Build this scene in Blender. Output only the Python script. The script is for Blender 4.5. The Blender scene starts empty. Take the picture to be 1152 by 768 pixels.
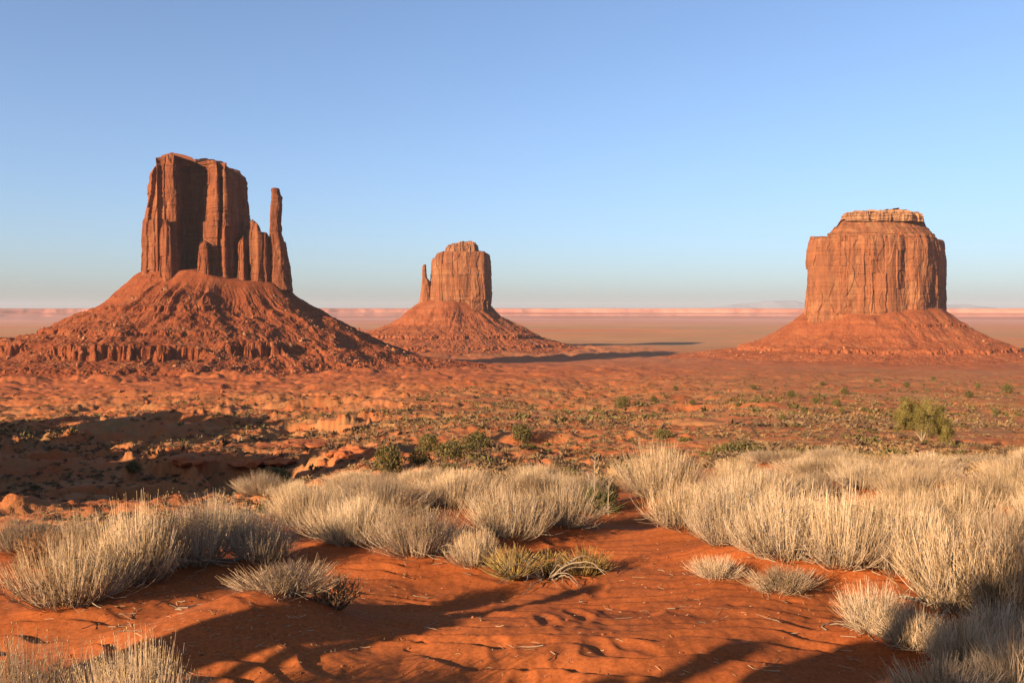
import bpy, math, random
import numpy as np
from mathutils import Vector

R = math.radians
random.seed(7)
rng = np.random.default_rng(11)
scene = bpy.context.scene
COL = scene.collection

# ------------------------------------------------------------------ camera
F = 998.0                       # focal length in photo pixels (1152 wide)
HOR = 350.0                     # photo row of the true horizon
PITCH = math.atan((384 - HOR) / F)
cam_d = bpy.data.cameras.new("camera")
cam = bpy.data.objects.new("camera", cam_d)
COL.objects.link(cam)
cam.location = (0, 0, 0)
cam.rotation_euler = (R(90) - PITCH, 0, 0)
cam_d.sensor_width = 36
cam_d.lens = F / 1152 * 36
cam_d.clip_start = 0.05
cam_d.clip_end = 120000
scene.camera = cam

# ------------------------------------------------------------------ light
SUN_AZ = R(229)                 # clockwise from the view direction
SUN_EL = R(16.3)
HAZE = 2.1e-5
world = bpy.data.worlds.new("World")
scene.world = world
world.use_nodes = True
wn = world.node_tree
sky = wn.nodes.new("ShaderNodeTexSky")
sky.sky_type = 'NISHITA'
sky.sun_disc = False
sky.sun_elevation = SUN_EL
sky.sun_rotation = SUN_AZ
sky.altitude = 1600
sky.air_density = 0.82
sky.dust_density = 6.0
sky.ozone_density = 2.15
bg = wn.nodes["Background"]
bg.inputs["Strength"].default_value = 0.088
# tone the glow round the sun (the lamp already carries the sun's own light)
bw = wn.nodes.new("ShaderNodeRGBToBW"); wn.links.new(sky.outputs[0], bw.inputs[0])
dv = wn.nodes.new("ShaderNodeMath"); dv.operation = 'DIVIDE'; wn.links.new(bw.outputs[0], dv.inputs[0]); dv.inputs[1].default_value = 8.0
pw = wn.nodes.new("ShaderNodeMath"); pw.operation = 'POWER'; wn.links.new(dv.outputs[0], pw.inputs[0]); pw.inputs[1].default_value = 2.0
ad = wn.nodes.new("ShaderNodeMath"); ad.operation = 'ADD'; wn.links.new(pw.outputs[0], ad.inputs[0]); ad.inputs[1].default_value = 1.0
iv = wn.nodes.new("ShaderNodeMath"); iv.operation = 'DIVIDE'; iv.inputs[0].default_value = 1.0; wn.links.new(ad.outputs[0], iv.inputs[1])
sc_ = wn.nodes.new("ShaderNodeVectorMath"); sc_.operation = 'SCALE'; wn.links.new(sky.outputs[0], sc_.inputs[0]); wn.links.new(iv.outputs[0], sc_.inputs[3])
wn.links.new(sc_.outputs[0], bg.inputs[0])

sun_d = bpy.data.lights.new("sun", 'SUN')
sun_d.energy = 5.0
sun_d.angle = R(0.6)
sun_d.color = (1.0, 0.76, 0.50)
sun = bpy.data.objects.new("sun", sun_d)
COL.objects.link(sun)
SDIR = Vector((math.sin(SUN_AZ) * math.cos(SUN_EL), math.cos(SUN_AZ) * math.cos(SUN_EL), math.sin(SUN_EL)))
sun.rotation_euler = SDIR.to_track_quat('Z', 'Y').to_euler()

scene.view_settings.view_transform = 'Standard'
scene.view_settings.look = 'None'
scene.view_settings.gamma = 1
scene.view_settings.use_curve_mapping = False
scene.view_settings.exposure = 1.5
scene.render.engine = 'CYCLES'
scene.cycles.max_bounces = 6
scene.cycles.diffuse_bounces = 1
scene.cycles.volume_bounces = 1

# ------------------------------------------------------------------ noise (numpy)
_p = np.random.default_rng(3).permutation(256)
_p = np.concatenate([_p, _p, _p])
_g3 = np.array([[1, 1, 0], [-1, 1, 0], [1, -1, 0], [-1, -1, 0], [1, 0, 1], [-1, 0, 1], [1, 0, -1], [-1, 0, -1],
                [0, 1, 1], [0, -1, 1], [0, 1, -1], [0, -1, -1], [1, 1, 0], [-1, 1, 0], [0, -1, 1], [0, -1, -1]], float)
_a = np.arange(64) / 64 * 2 * np.pi
_g2 = np.stack([np.cos(_a), np.sin(_a)], 1)

def _fade(t):
    return t * t * t * (t * (t * 6 - 15) + 10)

def perlin2(x, y, seed=0):
    x = np.asarray(x, float) + seed * 17.31; y = np.asarray(y, float) + seed * 9.77
    xi = np.floor(x).astype(int); yi = np.floor(y).astype(int)
    xf = x - xi; yf = y - yi
    xi &= 255; yi &= 255
    u = _fade(xf); v = _fade(yf)
    def g(ix, iy, dx, dy):
        h = _p[_p[ix] + iy] & 63
        return _g2[h, 0] * dx + _g2[h, 1] * dy
    n00 = g(xi, yi, xf, yf); n10 = g(xi + 1, yi, xf - 1, yf)
    n01 = g(xi, yi + 1, xf, yf - 1); n11 = g(xi + 1, yi + 1, xf - 1, yf - 1)
    a = n00 + u * (n10 - n00); b = n01 + u * (n11 - n01)
    return (a + v * (b - a)) * 1.5

def perlin3(x, y, z, seed=0):
    x = np.asarray(x, float) + seed * 17.31; y = np.asarray(y, float) + seed * 9.77; z = np.asarray(z, float) + seed * 5.13
    xi = np.floor(x).astype(int); yi = np.floor(y).astype(int); zi = np.floor(z).astype(int)
    xf = x - xi; yf = y - yi; zf = z - zi
    xi &= 255; yi &= 255; zi &= 255
    u = _fade(xf); v = _fade(yf); w = _fade(zf)
    def g(ix, iy, iz, dx, dy, dz):
        h = _p[_p[_p[ix] + iy] + iz] & 15
        G = _g3[h]
        return G[..., 0] * dx + G[..., 1] * dy + G[..., 2] * dz
    def lerp(a, b, t): return a + t * (b - a)
    a = lerp(lerp(g(xi, yi, zi, xf, yf, zf), g(xi + 1, yi, zi, xf - 1, yf, zf), u),
             lerp(g(xi, yi + 1, zi, xf, yf - 1, zf), g(xi + 1, yi + 1, zi, xf - 1, yf - 1, zf), u), v)
    b = lerp(lerp(g(xi, yi, zi + 1, xf, yf, zf - 1), g(xi + 1, yi, zi + 1, xf - 1, yf, zf - 1), u),
             lerp(g(xi, yi + 1, zi + 1, xf, yf - 1, zf - 1), g(xi + 1, yi + 1, zi + 1, xf - 1, yf - 1, zf - 1), u), v)
    return lerp(a, b, w)

def fbm2(x, y, oct=4, seed=0, gain=0.5):
    s = 0; a = 1.0; f = 1.0
    for i in range(oct):
        s = s + a * perlin2(x * f, y * f, seed + i * 3); a *= gain; f *= 2.03
    return s

def fbm3(x, y, z, oct=3, seed=0, gain=0.5):
    s = 0; a = 1.0; f = 1.0
    for i in range(oct):
        s = s + a * perlin3(x * f, y * f, z * f, seed + i * 3); a *= gain; f *= 2.03
    return s

def billow2(x, y, oct=4, seed=0, gain=0.5):
    s = 0; a = 1.0; f = 1.0
    for i in range(oct):
        s = s + a * np.abs(perlin2(x * f, y * f, seed + i * 3)); a *= gain; f *= 2.03
    return s

def smooth(a, b, x):
    t = np.clip((x - a) / (b - a), 0, 1)
    return t * t * (3 - 2 * t)

# ------------------------------------------------------------------ object helpers
def mesh_np(name, verts, quads=None, tris=None, mat=None, shade_smooth=False, attr=None):
    me = bpy.data.meshes.new(name)
    verts = np.asarray(verts, np.float32).reshape(-1, 3)
    loops = []; starts = []; totals = []
    pos = 0
    if quads is not None and len(quads):
        q = np.asarray(quads, np.int32).reshape(-1, 4)
        loops.append(q.ravel()); starts.append(pos + np.arange(len(q)) * 4); totals.append(np.full(len(q), 4)); pos += q.size
    if tris is not None and len(tris):
        t = np.asarray(tris, np.int32).reshape(-1, 3)
        loops.append(t.ravel()); starts.append(pos + np.arange(len(t)) * 3); totals.append(np.full(len(t), 3)); pos += t.size
    loops = np.concatenate(loops).astype(np.int32)
    starts = np.concatenate(starts).astype(np.int32); totals = np.concatenate(totals).astype(np.int32)
    me.vertices.add(len(verts)); me.vertices.foreach_set("co", verts.ravel())
    me.loops.add(len(loops)); me.loops.foreach_set("vertex_index", loops)
    me.polygons.add(len(starts)); me.polygons.foreach_set("loop_start", starts); me.polygons.foreach_set("loop_total", totals)
    me.polygons.foreach_set("use_smooth", np.full(len(starts), shade_smooth, bool))
    if attr is not None:
        at = me.attributes.new("tone", 'FLOAT', 'POINT')
        at.data.foreach_set("value", np.asarray(attr, np.float32).ravel())
    me.update(calc_edges=True)
    if mat: me.materials.append(mat)
    return me

def obj(name, me, parent=None, loc=None):
    o = bpy.data.objects.new(name, me)
    COL.objects.link(o)
    if parent: o.parent = parent
    if loc is not None: o.location = loc
    return o

def tag(o, label=None, cat=None, group=None, kind=None):
    if label: o["label"] = label
    if cat: o["category"] = cat
    if group: o["group"] = group
    if kind: o["kind"] = kind
    return o

def empty(name, loc, label, cat, group=None, rz=0, sc=1.0):
    o = bpy.data.objects.new(name, None)
    COL.objects.link(o)
    o.empty_display_size = 0.1
    o.location = loc; o.rotation_euler = (0, 0, rz)
    o.scale = (sc, sc, sc) if not isinstance(sc, tuple) else sc
    return tag(o, label, cat, group)

def copy_tree(o, parent=None):
    c = o.copy(); COL.objects.link(c)
    if parent: c.parent = parent
    for ch in list(o.children): copy_tree(ch, c)
    return c

def grid_quads(nr, nc, wrap=False):
    r = np.arange(nr - 1)[:, None]; c = np.arange(nc if wrap else nc - 1)[None, :]
    c2 = (c + 1) % nc
    a = r * nc + c; b = r * nc + c2; d = (r + 1) * nc + c; e = (r + 1) * nc + c2
    return np.stack([a, b, e, d], -1).reshape(-1, 4)

def tubes(P, rad, sides=3):
    """P (n,k,3) polylines, rad (n,k) -> verts, quads"""
    n, k, _ = P.shape
    T = np.gradient(P, axis=1)
    T /= np.linalg.norm(T, axis=2, keepdims=True) + 1e-9
    ref = np.where(np.abs(T[..., 2:3]) > 0.9, np.array([1.0, 0.2, 0]), np.array([0, 0, 1.0]))
    U = np.cross(T, ref); U /= np.linalg.norm(U, axis=2, keepdims=True) + 1e-9
    V = np.cross(T, U)
    ang = np.arange(sides) / sides * 2 * np.pi
    ring = U[:, :, None, :] * np.cos(ang)[None, None, :, None] + V[:, :, None, :] * np.sin(ang)[None, None, :, None]
    verts = P[:, :, None, :] + ring * rad[:, :, None, None]
    base = (np.arange(n) * k * sides)[:, None, None]
    i = np.arange(k - 1)[None, :, None]; s = np.arange(sides)[None, None, :]; s2 = (s + 1) % sides
    a = base + i * sides + s; b = base + i * sides + s2; c = base + (i + 1) * sides + s2; d = base + (i + 1) * sides + s
    return verts.reshape(-1, 3), np.stack([a, b, c, d], -1).reshape(-1, 4)

# ------------------------------------------------------------------ materials
ALB = 0.64        # the palette below is keyed to a brighter exposure; this brings it to measured albedos
class NT:
    def __init__(self, name, rough=0.9, spec=0.15):
        self.m = bpy.data.materials.new(name); self.m.use_nodes = True
        self.t = self.m.node_tree
        self.b = self.t.nodes["Principled BSDF"]
        self.b.inputs["Roughness"].default_value = rough
        self.b.inputs["Specular IOR Level"].default_value = spec
    def n(self, typ, **kw):
        nd = self.t.nodes.new(typ)
        for k, v in kw.items(): setattr(nd, k, v)
        return nd
    def l(self, a, b): self.t.links.new(a, b)
    def pos(self):
        if not hasattr(self, "_pos"): self._pos = self.n("ShaderNodeNewGeometry").outputs["Position"]
        return self._pos
    def noise(self, scale, detail=4, rough=0.55, vec=None, stretch=None, dist=0.0):
        v = vec or self.pos()
        if stretch:
            m = self.n("ShaderNodeMapping"); m.inputs["Scale"].default_value = stretch
            self.l(v, m.inputs["Vector"]); v = m.outputs[0]
        nd = self.n("ShaderNodeTexNoise")
        nd.inputs["Scale"].default_value = scale; nd.inputs["Detail"].default_value = detail
        nd.inputs["Roughness"].default_value = rough; nd.inputs["Distortion"].default_value = dist
        self.l(v, nd.inputs["Vector"])
        return nd.outputs["Fac"]
    def ramp(self, fac, stops):
        r = self.n("ShaderNodeValToRGB")
        el = r.color_ramp.elements
        while len(el) < len(stops): el.new(0.5)
        for e, (p, c) in zip(el, stops):
            e.position = p; e.color = (*c, 1) if not isinstance(c, (int, float)) else (c, c, c, 1)
        self.l(fac, r.inputs[0])
        return r.outputs[0]
    def mix(self, fac, a, b, mode='MIX'):
        m = self.n("ShaderNodeMix", data_type='RGBA', blend_type=mode)
        for s, v in ((m.inputs[0], fac), (m.inputs[6], a), (m.inputs[7], b)):
            if isinstance(v, (int, float)): s.default_value = v
            elif isinstance(v, tuple): s.default_value = (*v, 1)
            else: self.l(v, s)
        return m.outputs[2]
    def math(self, op, a, b=None, clamp=False):
        m = self.n("ShaderNodeMath", operation=op, use_clamp=clamp)
        for s, v in zip(m.inputs, (a, b)):
            if v is None: continue
            if isinstance(v, (int, float)): s.default_value = v
            else: self.l(v, s)
        return m.outputs[0]
    def mapr(self, v, a, b, c=0.0, d=1.0):
        m = self.n("ShaderNodeMapRange"); m.clamp = True
        self.l(v, m.inputs[0])
        for i, q in zip((1, 2, 3, 4), (a, b, c, d)): m.inputs[i].default_value = q
        return m.outputs[0]
    def bump(self, h, strength, dist):
        b = self.n("ShaderNodeBump"); b.inputs["Strength"].default_value = strength; b.inputs["Distance"].default_value = dist
        self.l(h, b.inputs["Height"])
        if hasattr(self, "_bump"): self.l(self._bump, b.inputs["Normal"])
        self._bump = b.outputs[0]
    def done(self, col):
        col = self.mix(1.0, col, (ALB, ALB, ALB), 'MULTIPLY') if not isinstance(col, tuple) else tuple(v * ALB for v in col)
        if isinstance(col, tuple): self.b.inputs["Base Color"].default_value = (*col, 1)
        else: self.l(col, self.b.inputs["Base Color"])
        if hasattr(self, "_bump"): self.l(self._bump, self.b.inputs["Normal"])
        return self.m

def mat_ground():
    m = NT("red_sand_and_scrub_ground", 0.95, 0.08)
    p = m.pos()
    dist = m.n("ShaderNodeVectorMath", operation='LENGTH'); m.l(p, dist.inputs[0]); d = dist.outputs["Value"]
    sand = m.ramp(m.noise(0.9, 6, 0.6), [(0.3, (0.40, 0.098, 0.026)), (0.7, (0.52, 0.145, 0.040))])
    grit = m.ramp(m.noise(45, 3, 0.6), [(0.35, 0.75), (0.65, 1.1)])
    sand = m.mix(1.0, sand, grit, 'MULTIPLY')
    # valley ground: red earth broken by dry grass and grey-green cover
    red = m.ramp(m.noise(0.035, 6, 0.6), [(0.3, (0.40, 0.112, 0.038)), (0.5, (0.50, 0.155, 0.055)), (0.72, (0.58, 0.22, 0.09))])
    cover1 = m.ramp(m.noise(0.16, 8, 0.68, stretch=(0.6, 1, 1)), [(0.42, 0.0), (0.58, 1.0)])
    cover2 = m.ramp(m.noise(0.010, 6, 0.65, stretch=(0.35, 1, 1)), [(0.40, 0.0), (0.62, 1.0)])
    straw = m.ramp(m.noise(0.5, 4), [(0.35, (0.38, 0.19, 0.072)), (0.65, (0.47, 0.265, 0.115))])
    olive = m.ramp(m.noise(0.3, 4), [(0.35, (0.22, 0.145, 0.06)), (0.65, (0.34, 0.21, 0.095))])
    veg = m.mix(m.ramp(m.noise(0.02, 5), [(0.42, 0.0), (0.6, 1.0)]), straw, olive)
    valley = m.mix(m.math('MULTIPLY', cover1, m.math('ADD', m.math('MULTIPLY', cover2, 0.5), 0.4), True), red, veg)
    # bare red aprons at the butte feet
    for (bx, by, r0, r1) in ((-430, 1180, 520, 1010), (-122, 2200, 420, 700), (722, 1700, 330, 560)):
        sub = m.n("ShaderNodeVectorMath", operation='DISTANCE'); m.l(p, sub.inputs[0]); sub.inputs[1].default_value = (bx, by, -70)
        wob = m.math('ADD', sub.outputs["Value"], m.math('MULTIPLY', m.math('SUBTRACT', m.noise(0.012, 5), 0.5), 420))
        apron = m.math('SUBTRACT', 1.0, m.mapr(wob, r0, r1))
        rr = m.ramp(m.noise(0.05, 6, 0.65), [(0.3, (0.36, 0.085, 0.030)), (0.7, (0.50, 0.145, 0.052))])
        valley = m.mix(m.math('MULTIPLY', apron, 0.85), valley, rr)
    # the far plain
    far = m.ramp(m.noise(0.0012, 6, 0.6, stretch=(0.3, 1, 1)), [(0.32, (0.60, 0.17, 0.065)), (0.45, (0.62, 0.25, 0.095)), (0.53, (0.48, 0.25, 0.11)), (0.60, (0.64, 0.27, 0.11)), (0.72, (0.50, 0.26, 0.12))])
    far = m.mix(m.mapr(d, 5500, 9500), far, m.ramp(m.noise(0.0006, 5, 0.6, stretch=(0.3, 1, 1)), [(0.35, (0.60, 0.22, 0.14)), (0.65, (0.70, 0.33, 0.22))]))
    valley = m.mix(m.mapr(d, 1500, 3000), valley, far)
    col = m.mix(m.mapr(d, 16, 34), sand, valley)
    m.bump(m.noise(60, 3, 0.6), 0.35, 0.004)
    m.bump(m.noise(7, 4, 0.6), 0.3, 0.01)
    m.bump(m.math('MULTIPLY', m.noise(0.35, 6, 0.7), m.mapr(d, 14, 45)), 0.85, 0.6)
    return m.done(col)

def mat_cliff(name, pale=0.0, tint=None):
    m = NT(name, 0.9, 0.15)
    base = m.ramp(m.noise(0.018, 5, 0.6), [(0.3, (0.30, 0.098, 0.042)), (0.55, (0.37, 0.130, 0.055)), (0.75, (0.45, 0.185, 0.085))])
    streak = m.ramp(m.noise(0.09, 5, 0.62, stretch=(1, 1, 0.09), dist=0.4), [(0.42, 0.0), (0.66, 1.0)])
    col = m.mix(m.math('MULTIPLY', streak, 0.62), base, (0.13, 0.058, 0.036))
    patch = m.ramp(m.noise(0.05, 3, 0.5, stretch=(1, 1, 0.35)), [(0.56, 0.0), (0.62, 1.0)])
    col = m.mix(m.math('MULTIPLY', patch, 0.4), col, (0.50, 0.23, 0.105))
    strata = m.ramp(m.noise(0.30, 4, 0.7, stretch=(0.03, 0.03, 1)), [(0.35, 0.72), (0.6, 1.1)])
    col = m.mix(0.6, col, strata, 'MULTIPLY')
    if pale: col = m.mix(pale, col, (0.52, 0.30, 0.16))
    if tint: col = m.mix(1.0, col, tint, 'MULTIPLY')
    m.bump(m.noise(0.22, 6, 0.65, stretch=(1, 1, 0.4)), 0.7, 2.0)
    m.bump(m.noise(0.35, 3, 0.6, stretch=(0.1, 0.1, 1.2)), 0.5, 1.0)
    return m.done(col)

def mat_talus(tint=None):
    m = NT("red_shale_talus", 0.95, 0.1)
    col = m.ramp(m.noise(0.03, 6, 0.65), [(0.3, (0.29, 0.075, 0.028)), (0.55, (0.38, 0.110, 0.042)), (0.75, (0.45, 0.165, 0.07))])
    grit = m.ramp(m.noise(0.35, 5, 0.7), [(0.35, 0.62), (0.68, 1.15)])
    col = m.mix(0.8, col, grit, 'MULTIPLY')
    strata = m.ramp(m.noise(0.16, 3, 0.6, stretch=(0.02, 0.02, 1)), [(0.38, 0.82), (0.6, 1.08)])
    col = m.mix(0.7, col, strata, 'MULTIPLY')
    if tint: col = m.mix(1.0, col, tint, 'MULTIPLY')
    m.bump(m.noise(0.25, 6, 0.7), 0.8, 2.0)
    return m.done(col)

def mat_mesa(name, c1, c2):
    m = NT(name, 0.95, 0.05)
    col = m.ramp(m.noise(0.02, 4, 0.6, stretch=(0.02, 0.02, 1)), [(0.35, c1), (0.65, c2)])
    return m.done(col)

def mat_tone(name, stops, rough=0.8, spec=0.2, transl=0.0, objvar=0.38, grey=False):
    m = NT(name, rough, spec)
    at = m.n("ShaderNodeAttribute", attribute_name="tone")
    oi = m.n("ShaderNodeObjectInfo")
    f = m.math('ADD', at.outputs["Fac"], m.math('MULTIPLY', m.math('SUBTRACT', oi.outputs["Random"], 0.5), objvar), True)
    if grey: f = m.math('ADD', f, 0.09, True)
    col = m.ramp(f, stops)
    if grey:
        k = m.mapr(oi.outputs["Random"], 0.62, 0.95, 0.0, 0.65)
        col = m.mix(k, col, m.mix(1.0, col, (0.74, 0.76, 0.80), 'MULTIPLY'))
    return m.done(col)

M_GROUND = mat_ground()
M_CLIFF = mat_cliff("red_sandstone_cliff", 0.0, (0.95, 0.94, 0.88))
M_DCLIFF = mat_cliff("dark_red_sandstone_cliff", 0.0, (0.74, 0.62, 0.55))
M_WCAP = mat_cliff("weathered_cap_rock", 0.2)
M_CAP = mat_cliff("pale_cap_rock", 0.45)
M_TALUS = mat_talus()
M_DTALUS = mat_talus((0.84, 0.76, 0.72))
M_STRAW = mat_tone("dry_straw_stems", [(0.0, (0.15, 0.095, 0.048)), (0.12, (0.26, 0.165, 0.08)), (0.35, (0.52, 0.335, 0.18)), (0.7, (0.69, 0.47, 0.285)), (1.0, (0.82, 0.60, 0.40))], grey=True)
M_SEED = mat_tone("dry_seed_heads", [(0.0, (0.33, 0.21, 0.08)), (1.0, (0.55, 0.38, 0.17))])
M_TWIG = mat_tone("bleached_twigs", [(0.0, (0.22, 0.145, 0.09)), (1.0, (0.52, 0.40, 0.27))])
M_RTWIG = mat_tone("reddish_twigs", [(0.0, (0.22, 0.10, 0.045)), (1.0, (0.42, 0.22, 0.10))])
M_OCHRE = mat_tone("ochre_green_stems", [(0.0, (0.24, 0.15, 0.04)), (1.0, (0.52, 0.34, 0.11))])
M_GREEN = mat_tone("olive_green_leaves", [(0.0, (0.075, 0.062, 0.018)), (0.6, (0.16, 0.125, 0.036)), (1.0, (0.26, 0.20, 0.065))])
M_SAGE = mat_tone("grey_brown_scrub_leaves", [(0.0, (0.11, 0.066, 0.035)), (0.6, (0.22, 0.132, 0.068)), (1.0, (0.33, 0.205, 0.11))])
M_TUFT = mat_tone("dry_grass_blades", [(0.0, (0.27, 0.148, 0.062)), (1.0, (0.42, 0.25, 0.11))])
M_JUNI = mat_tone("juniper_leaves", [(0.0, (0.11, 0.085, 0.02)), (0.5, (0.22, 0.165, 0.04)), (1.0, (0.34, 0.255, 0.07))], objvar=0)
M_BARK = mat_tone("weathered_bark", [(0.0, (0.26, 0.17, 0.10)), (1.0, (0.48, 0.36, 0.24))])
M_YUCCA = mat_tone("yucca_leaves", [(0.0, (0.10, 0.10, 0.03)), (1.0, (0.22, 0.19, 0.06))])
def mat_rock():
    m = NT("red_boulder_rock", 0.9, 0.12)
    oi = m.n("ShaderNodeObjectInfo")
    col = m.ramp(m.noise(0.4, 5, 0.6), [(0.3, (0.28, 0.085, 0.035)), (0.6, (0.40, 0.14, 0.06)), (0.8, (0.50, 0.24, 0.125))])
    m.bump(m.noise(1.2, 5, 0.65), 0.6, 0.3)
    return m.done(col)
M_ROCK = mat_rock()
def mat_redrock():
    m = NT("soft_red_rock", 0.95, 0.08)
    col = m.ramp(m.noise(0.8, 5, 0.6), [(0.3, (0.40, 0.105, 0.036)), (0.7, (0.55, 0.18, 0.07))])
    m.bump(m.noise(1.5, 5, 0.65), 0.7, 0.3)
    return m.done(col)
M_REDROCK = mat_redrock()
M_PROCK = mat_cliff("pale_fallen_rock", 0.3)

# ------------------------------------------------------------------ the ground's shape
_LD = np.linspace(math.log(0.3), math.log(60000), 3000)
def _prof(pts):
    d = np.log([p[0] for p in pts]); z = np.array([p[1] for p in pts])
    s = np.log(-z)                               # interpolate the drop in log-log
    v = np.interp(_LD, d, s)
    k = np.exp(-np.linspace(-2.2, 2.2, 61) ** 2); k /= k.sum()
    v = np.convolve(np.pad(v, 30, mode='edge'), k, mode='valid')
    return -np.exp(v)
PL = _prof([(0.3, -1.64), (3, -1.65), (4.5, -1.72), (6, -1.92), (8, -2.12), (10, -2.40), (12, -2.72), (16, -3.7), (22, -5.2), (40, -9.2), (60, -12.9), (90, -17.2), (150, -22.8), (250, -30), (420, -42), (600, -54), (1000, -76), (1500, -88), (2200, -96), (3300, -100), (6000, -101), (60000, -101)])
PM = _prof([(0.3, -1.64), (3, -1.65), (4.5, -1.71), (6, -1.88), (8, -2.10), (11, -2.42), (14, -2.80), (18, -3.5), (25, -4.9), (40, -7.4), (60, -10.2), (75, -12), (110, -15.6), (170, -20.6), (280, -28.5), (420, -38.5), (600, -50), (1000, -72), (1300, -85), (1600, -93), (2200, -98), (3300, -100), (6000, -101), (60000, -101)])
PR = _prof([(0.3, -1.64), (3, -1.65), (4.5, -1.70), (6, -1.80), (8, -1.97), (11, -2.20), (14, -2.48), (18, -2.98), (25, -4.1), (40, -6.3), (60, -8.9), (75, -10.7), (130, -15.8), (230, -23.5), (450, -36.5), (850, -58), (1300, -80), (1700, -91), (2200, -97), (3300, -100), (6000, -101), (60000, -101)])

def ground_base(x, y):
    x = np.asarray(x, float); y = np.asarray(y, float)
    d = np.hypot(x, y) + 1e-6
    az = np.arctan2(x, y)
    px = 576 + F * np.tan(np.clip(az, -1.0, 1.0))
    ld = np.log(np.clip(d, 0.31, 59000))
    zl = np.interp(ld, _LD, PL); zm = np.interp(ld, _LD, PM); zr = np.interp(ld, _LD, PR)
    wl = 1 - smooth(250, 560, px); wr = smooth(640, 900, px)
    z = zm + wl * (zl - zm) + wr * (zr - zm)
    # near sand undulation
    near = 1 - smooth(14, 40, d)
    z = z + near * (0.05 * fbm2(x / 2.0, y / 2.0, 2, 1) + 0.008 * fbm2(x / 0.5, y / 0.5, 2, 4))
    # hummocks and washes of the valley
    mid = smooth(22, 70, d) * (1 - smooth(900, 2200, d))
    amp = 0.010 * np.clip(d, 20, 500) + 0.35
    n = fbm2(x / 75, y / 34, 5, 10, 0.48)
    z = z + mid * amp * (0.75 - 0.4 * wr) * n
    # dry washes with cut banks
    wn_ = np.abs(fbm2(x / 95, y / 60, 4, 15, 0.5))
    z = z - mid * smooth(40, 90, d) * (1.0 + 1.5 * (1 - smooth(350, 620, px))) * smooth(0.16, 0.06, wn_)
    left = (1 - smooth(330, 560, px)) * smooth(35, 70, d) * (1 - smooth(330, 650, d))
    z = z + left * 0.55 * fbm2(x / 4.2, y / 2.6, 4, 24, 0.6)
    z = z + left * 2.6 * fbm2(x / 58, y / 27, 6, 20, 0.56)
    rough = smooth(30, 60, d) * (1 - smooth(500, 1100, d))
    z = z + rough * (0.60 - 0.38 * wr) * fbm2(x / 6.5, y / 5.0, 4, 30, 0.62)
    z = z + smooth(180, 420, d) * (1 - smooth(1200, 2000, d)) * (1.5 - 0.9 * wr) * fbm2(x / 40, y / 17, 5, 33, 0.6)
    # ledge-forming beds: partial terracing
    step = 1.9
    q = z / step + 0.35 * fbm2(x / 30, y / 30, 3, 40)
    fr = q - np.floor(q)
    t = (smooth(0.25, 0.55, fr) - fr) * step
    tm = smooth(45, 80, d) * (1 - smooth(320, 700, d)) * smooth(0.0, 0.35, fbm2(x / 55, y / 55, 3, 44)) * (0.35 + 0.65 * (1 - smooth(450, 700, px)))
    z = z + tm * t * 0.75
    far = smooth(900, 2500, d)
    z = z + far * 5.0 * fbm2(x / 700, y / 700, 4, 50)
    # unseen bluff added past the left frame edge, shaped to shade the hollow
    azd = np.degrees(az)
    crest = np.exp(-((azd + 45.5) / 6.2) ** 2) * smooth(50, 78, d) * (1 - smooth(250, 340, d))
    z = z + crest * np.clip(10 + 0.085 * np.clip(d, 0, 300) + 19.0 * fbm2(x / 21, y / 21, 4, 60, 0.55), 0, 60)
    # butte feet: mounds
    for (bx, by, r0, r1, a) in ((-430, 1290, 300, 560, 9.0), (-122, 2240, 330, 620, 10.0), (722, 1730, 330, 560, 5.0)):
        r = np.hypot(x - bx, y - by)
        w = 1 - smooth(r0, r1, r)
        z = z + w * a * (0.75 * fbm2(x / 75, y / 38, 6, 70, 0.56) + 0.25)
    return z

_fr = np.random.default_rng(60)
FOOT = []
for k_ in range(46):
    fy_ = _fr.uniform(3.6, 8.0); fx_ = 0.06 * fy_ + _fr.normal(0, 0.22) * (1.7 - fy_ / 7) * 1.3
    FOOT.append((fx_, fy_, _fr.normal(1.45, 0.35), _fr.uniform(0.005, 0.015)))

def ripples(x, y):
    d = np.hypot(x, y)
    w = (1 - smooth(9, 15, d))
    u = 0.16 * x + 0.987 * y
    v = -0.987 * x + 0.16 * y
    warp = 0.55 * fbm2(x / 0.8, y / 0.8, 3, 80)
    ph = (u + warp * 0.30) / 0.23 + 0.50 * perlin2(v / 0.5, u / 0.35, 82)
    fr = ph - np.floor(ph)
    s = np.where(fr < 0.74, fr / 0.74, (1 - fr) / 0.26) * 2 - 1
    amp = 0.0165 * (0.25 + 0.75 * smooth(-0.3, 0.35, fbm2(x / 0.9, y / 0.9, 2, 84)))
    prints = -0.03 * smooth(0.28, 0.62, perlin2(v / 0.21, u / 0.12, 86))
    foot = 0 * x
    for (fx, fy, fa, fd_) in FOOT:
        ca, sa = math.cos(fa), math.sin(fa)
        p_ = (x - fx) * ca + (y - fy) * sa; q_ = -(x - fx) * sa + (y - fy) * ca
        e = (p_ / 0.135) ** 2 + (q_ / 0.052) ** 2
        foot = foot - fd_ * np.exp(-e ** 1.4) + 0.35 * fd_ * np.exp(-((np.sqrt(e) - 1.4) / 0.4) ** 2)
    return w * (foot + amp * s + prints * smooth(0.0, 0.4, perlin2(x / 1.3, y / 1.3, 88)) * 0.4 + 0.003 * perlin2(x / 0.06, y / 0.06, 89))

MOUNDS = []                                      # (x, y, radius, height) of sand under bushes
def ground(x, y):
    z = ground_base(x, y)
    for (mx, my, r, h) in MOUNDS:
        z = z + h * np.exp(-((x - mx) ** 2 + (y - my) ** 2) / (r * r))
    return z

def ray(px, py):
    cx = (px - 576) / F; cy = (384 - py) / F
    cp, sp = math.cos(PITCH), math.sin(PITCH)
    return np.array([cx, cp + sp * cy, -sp + cp * cy])

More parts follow.
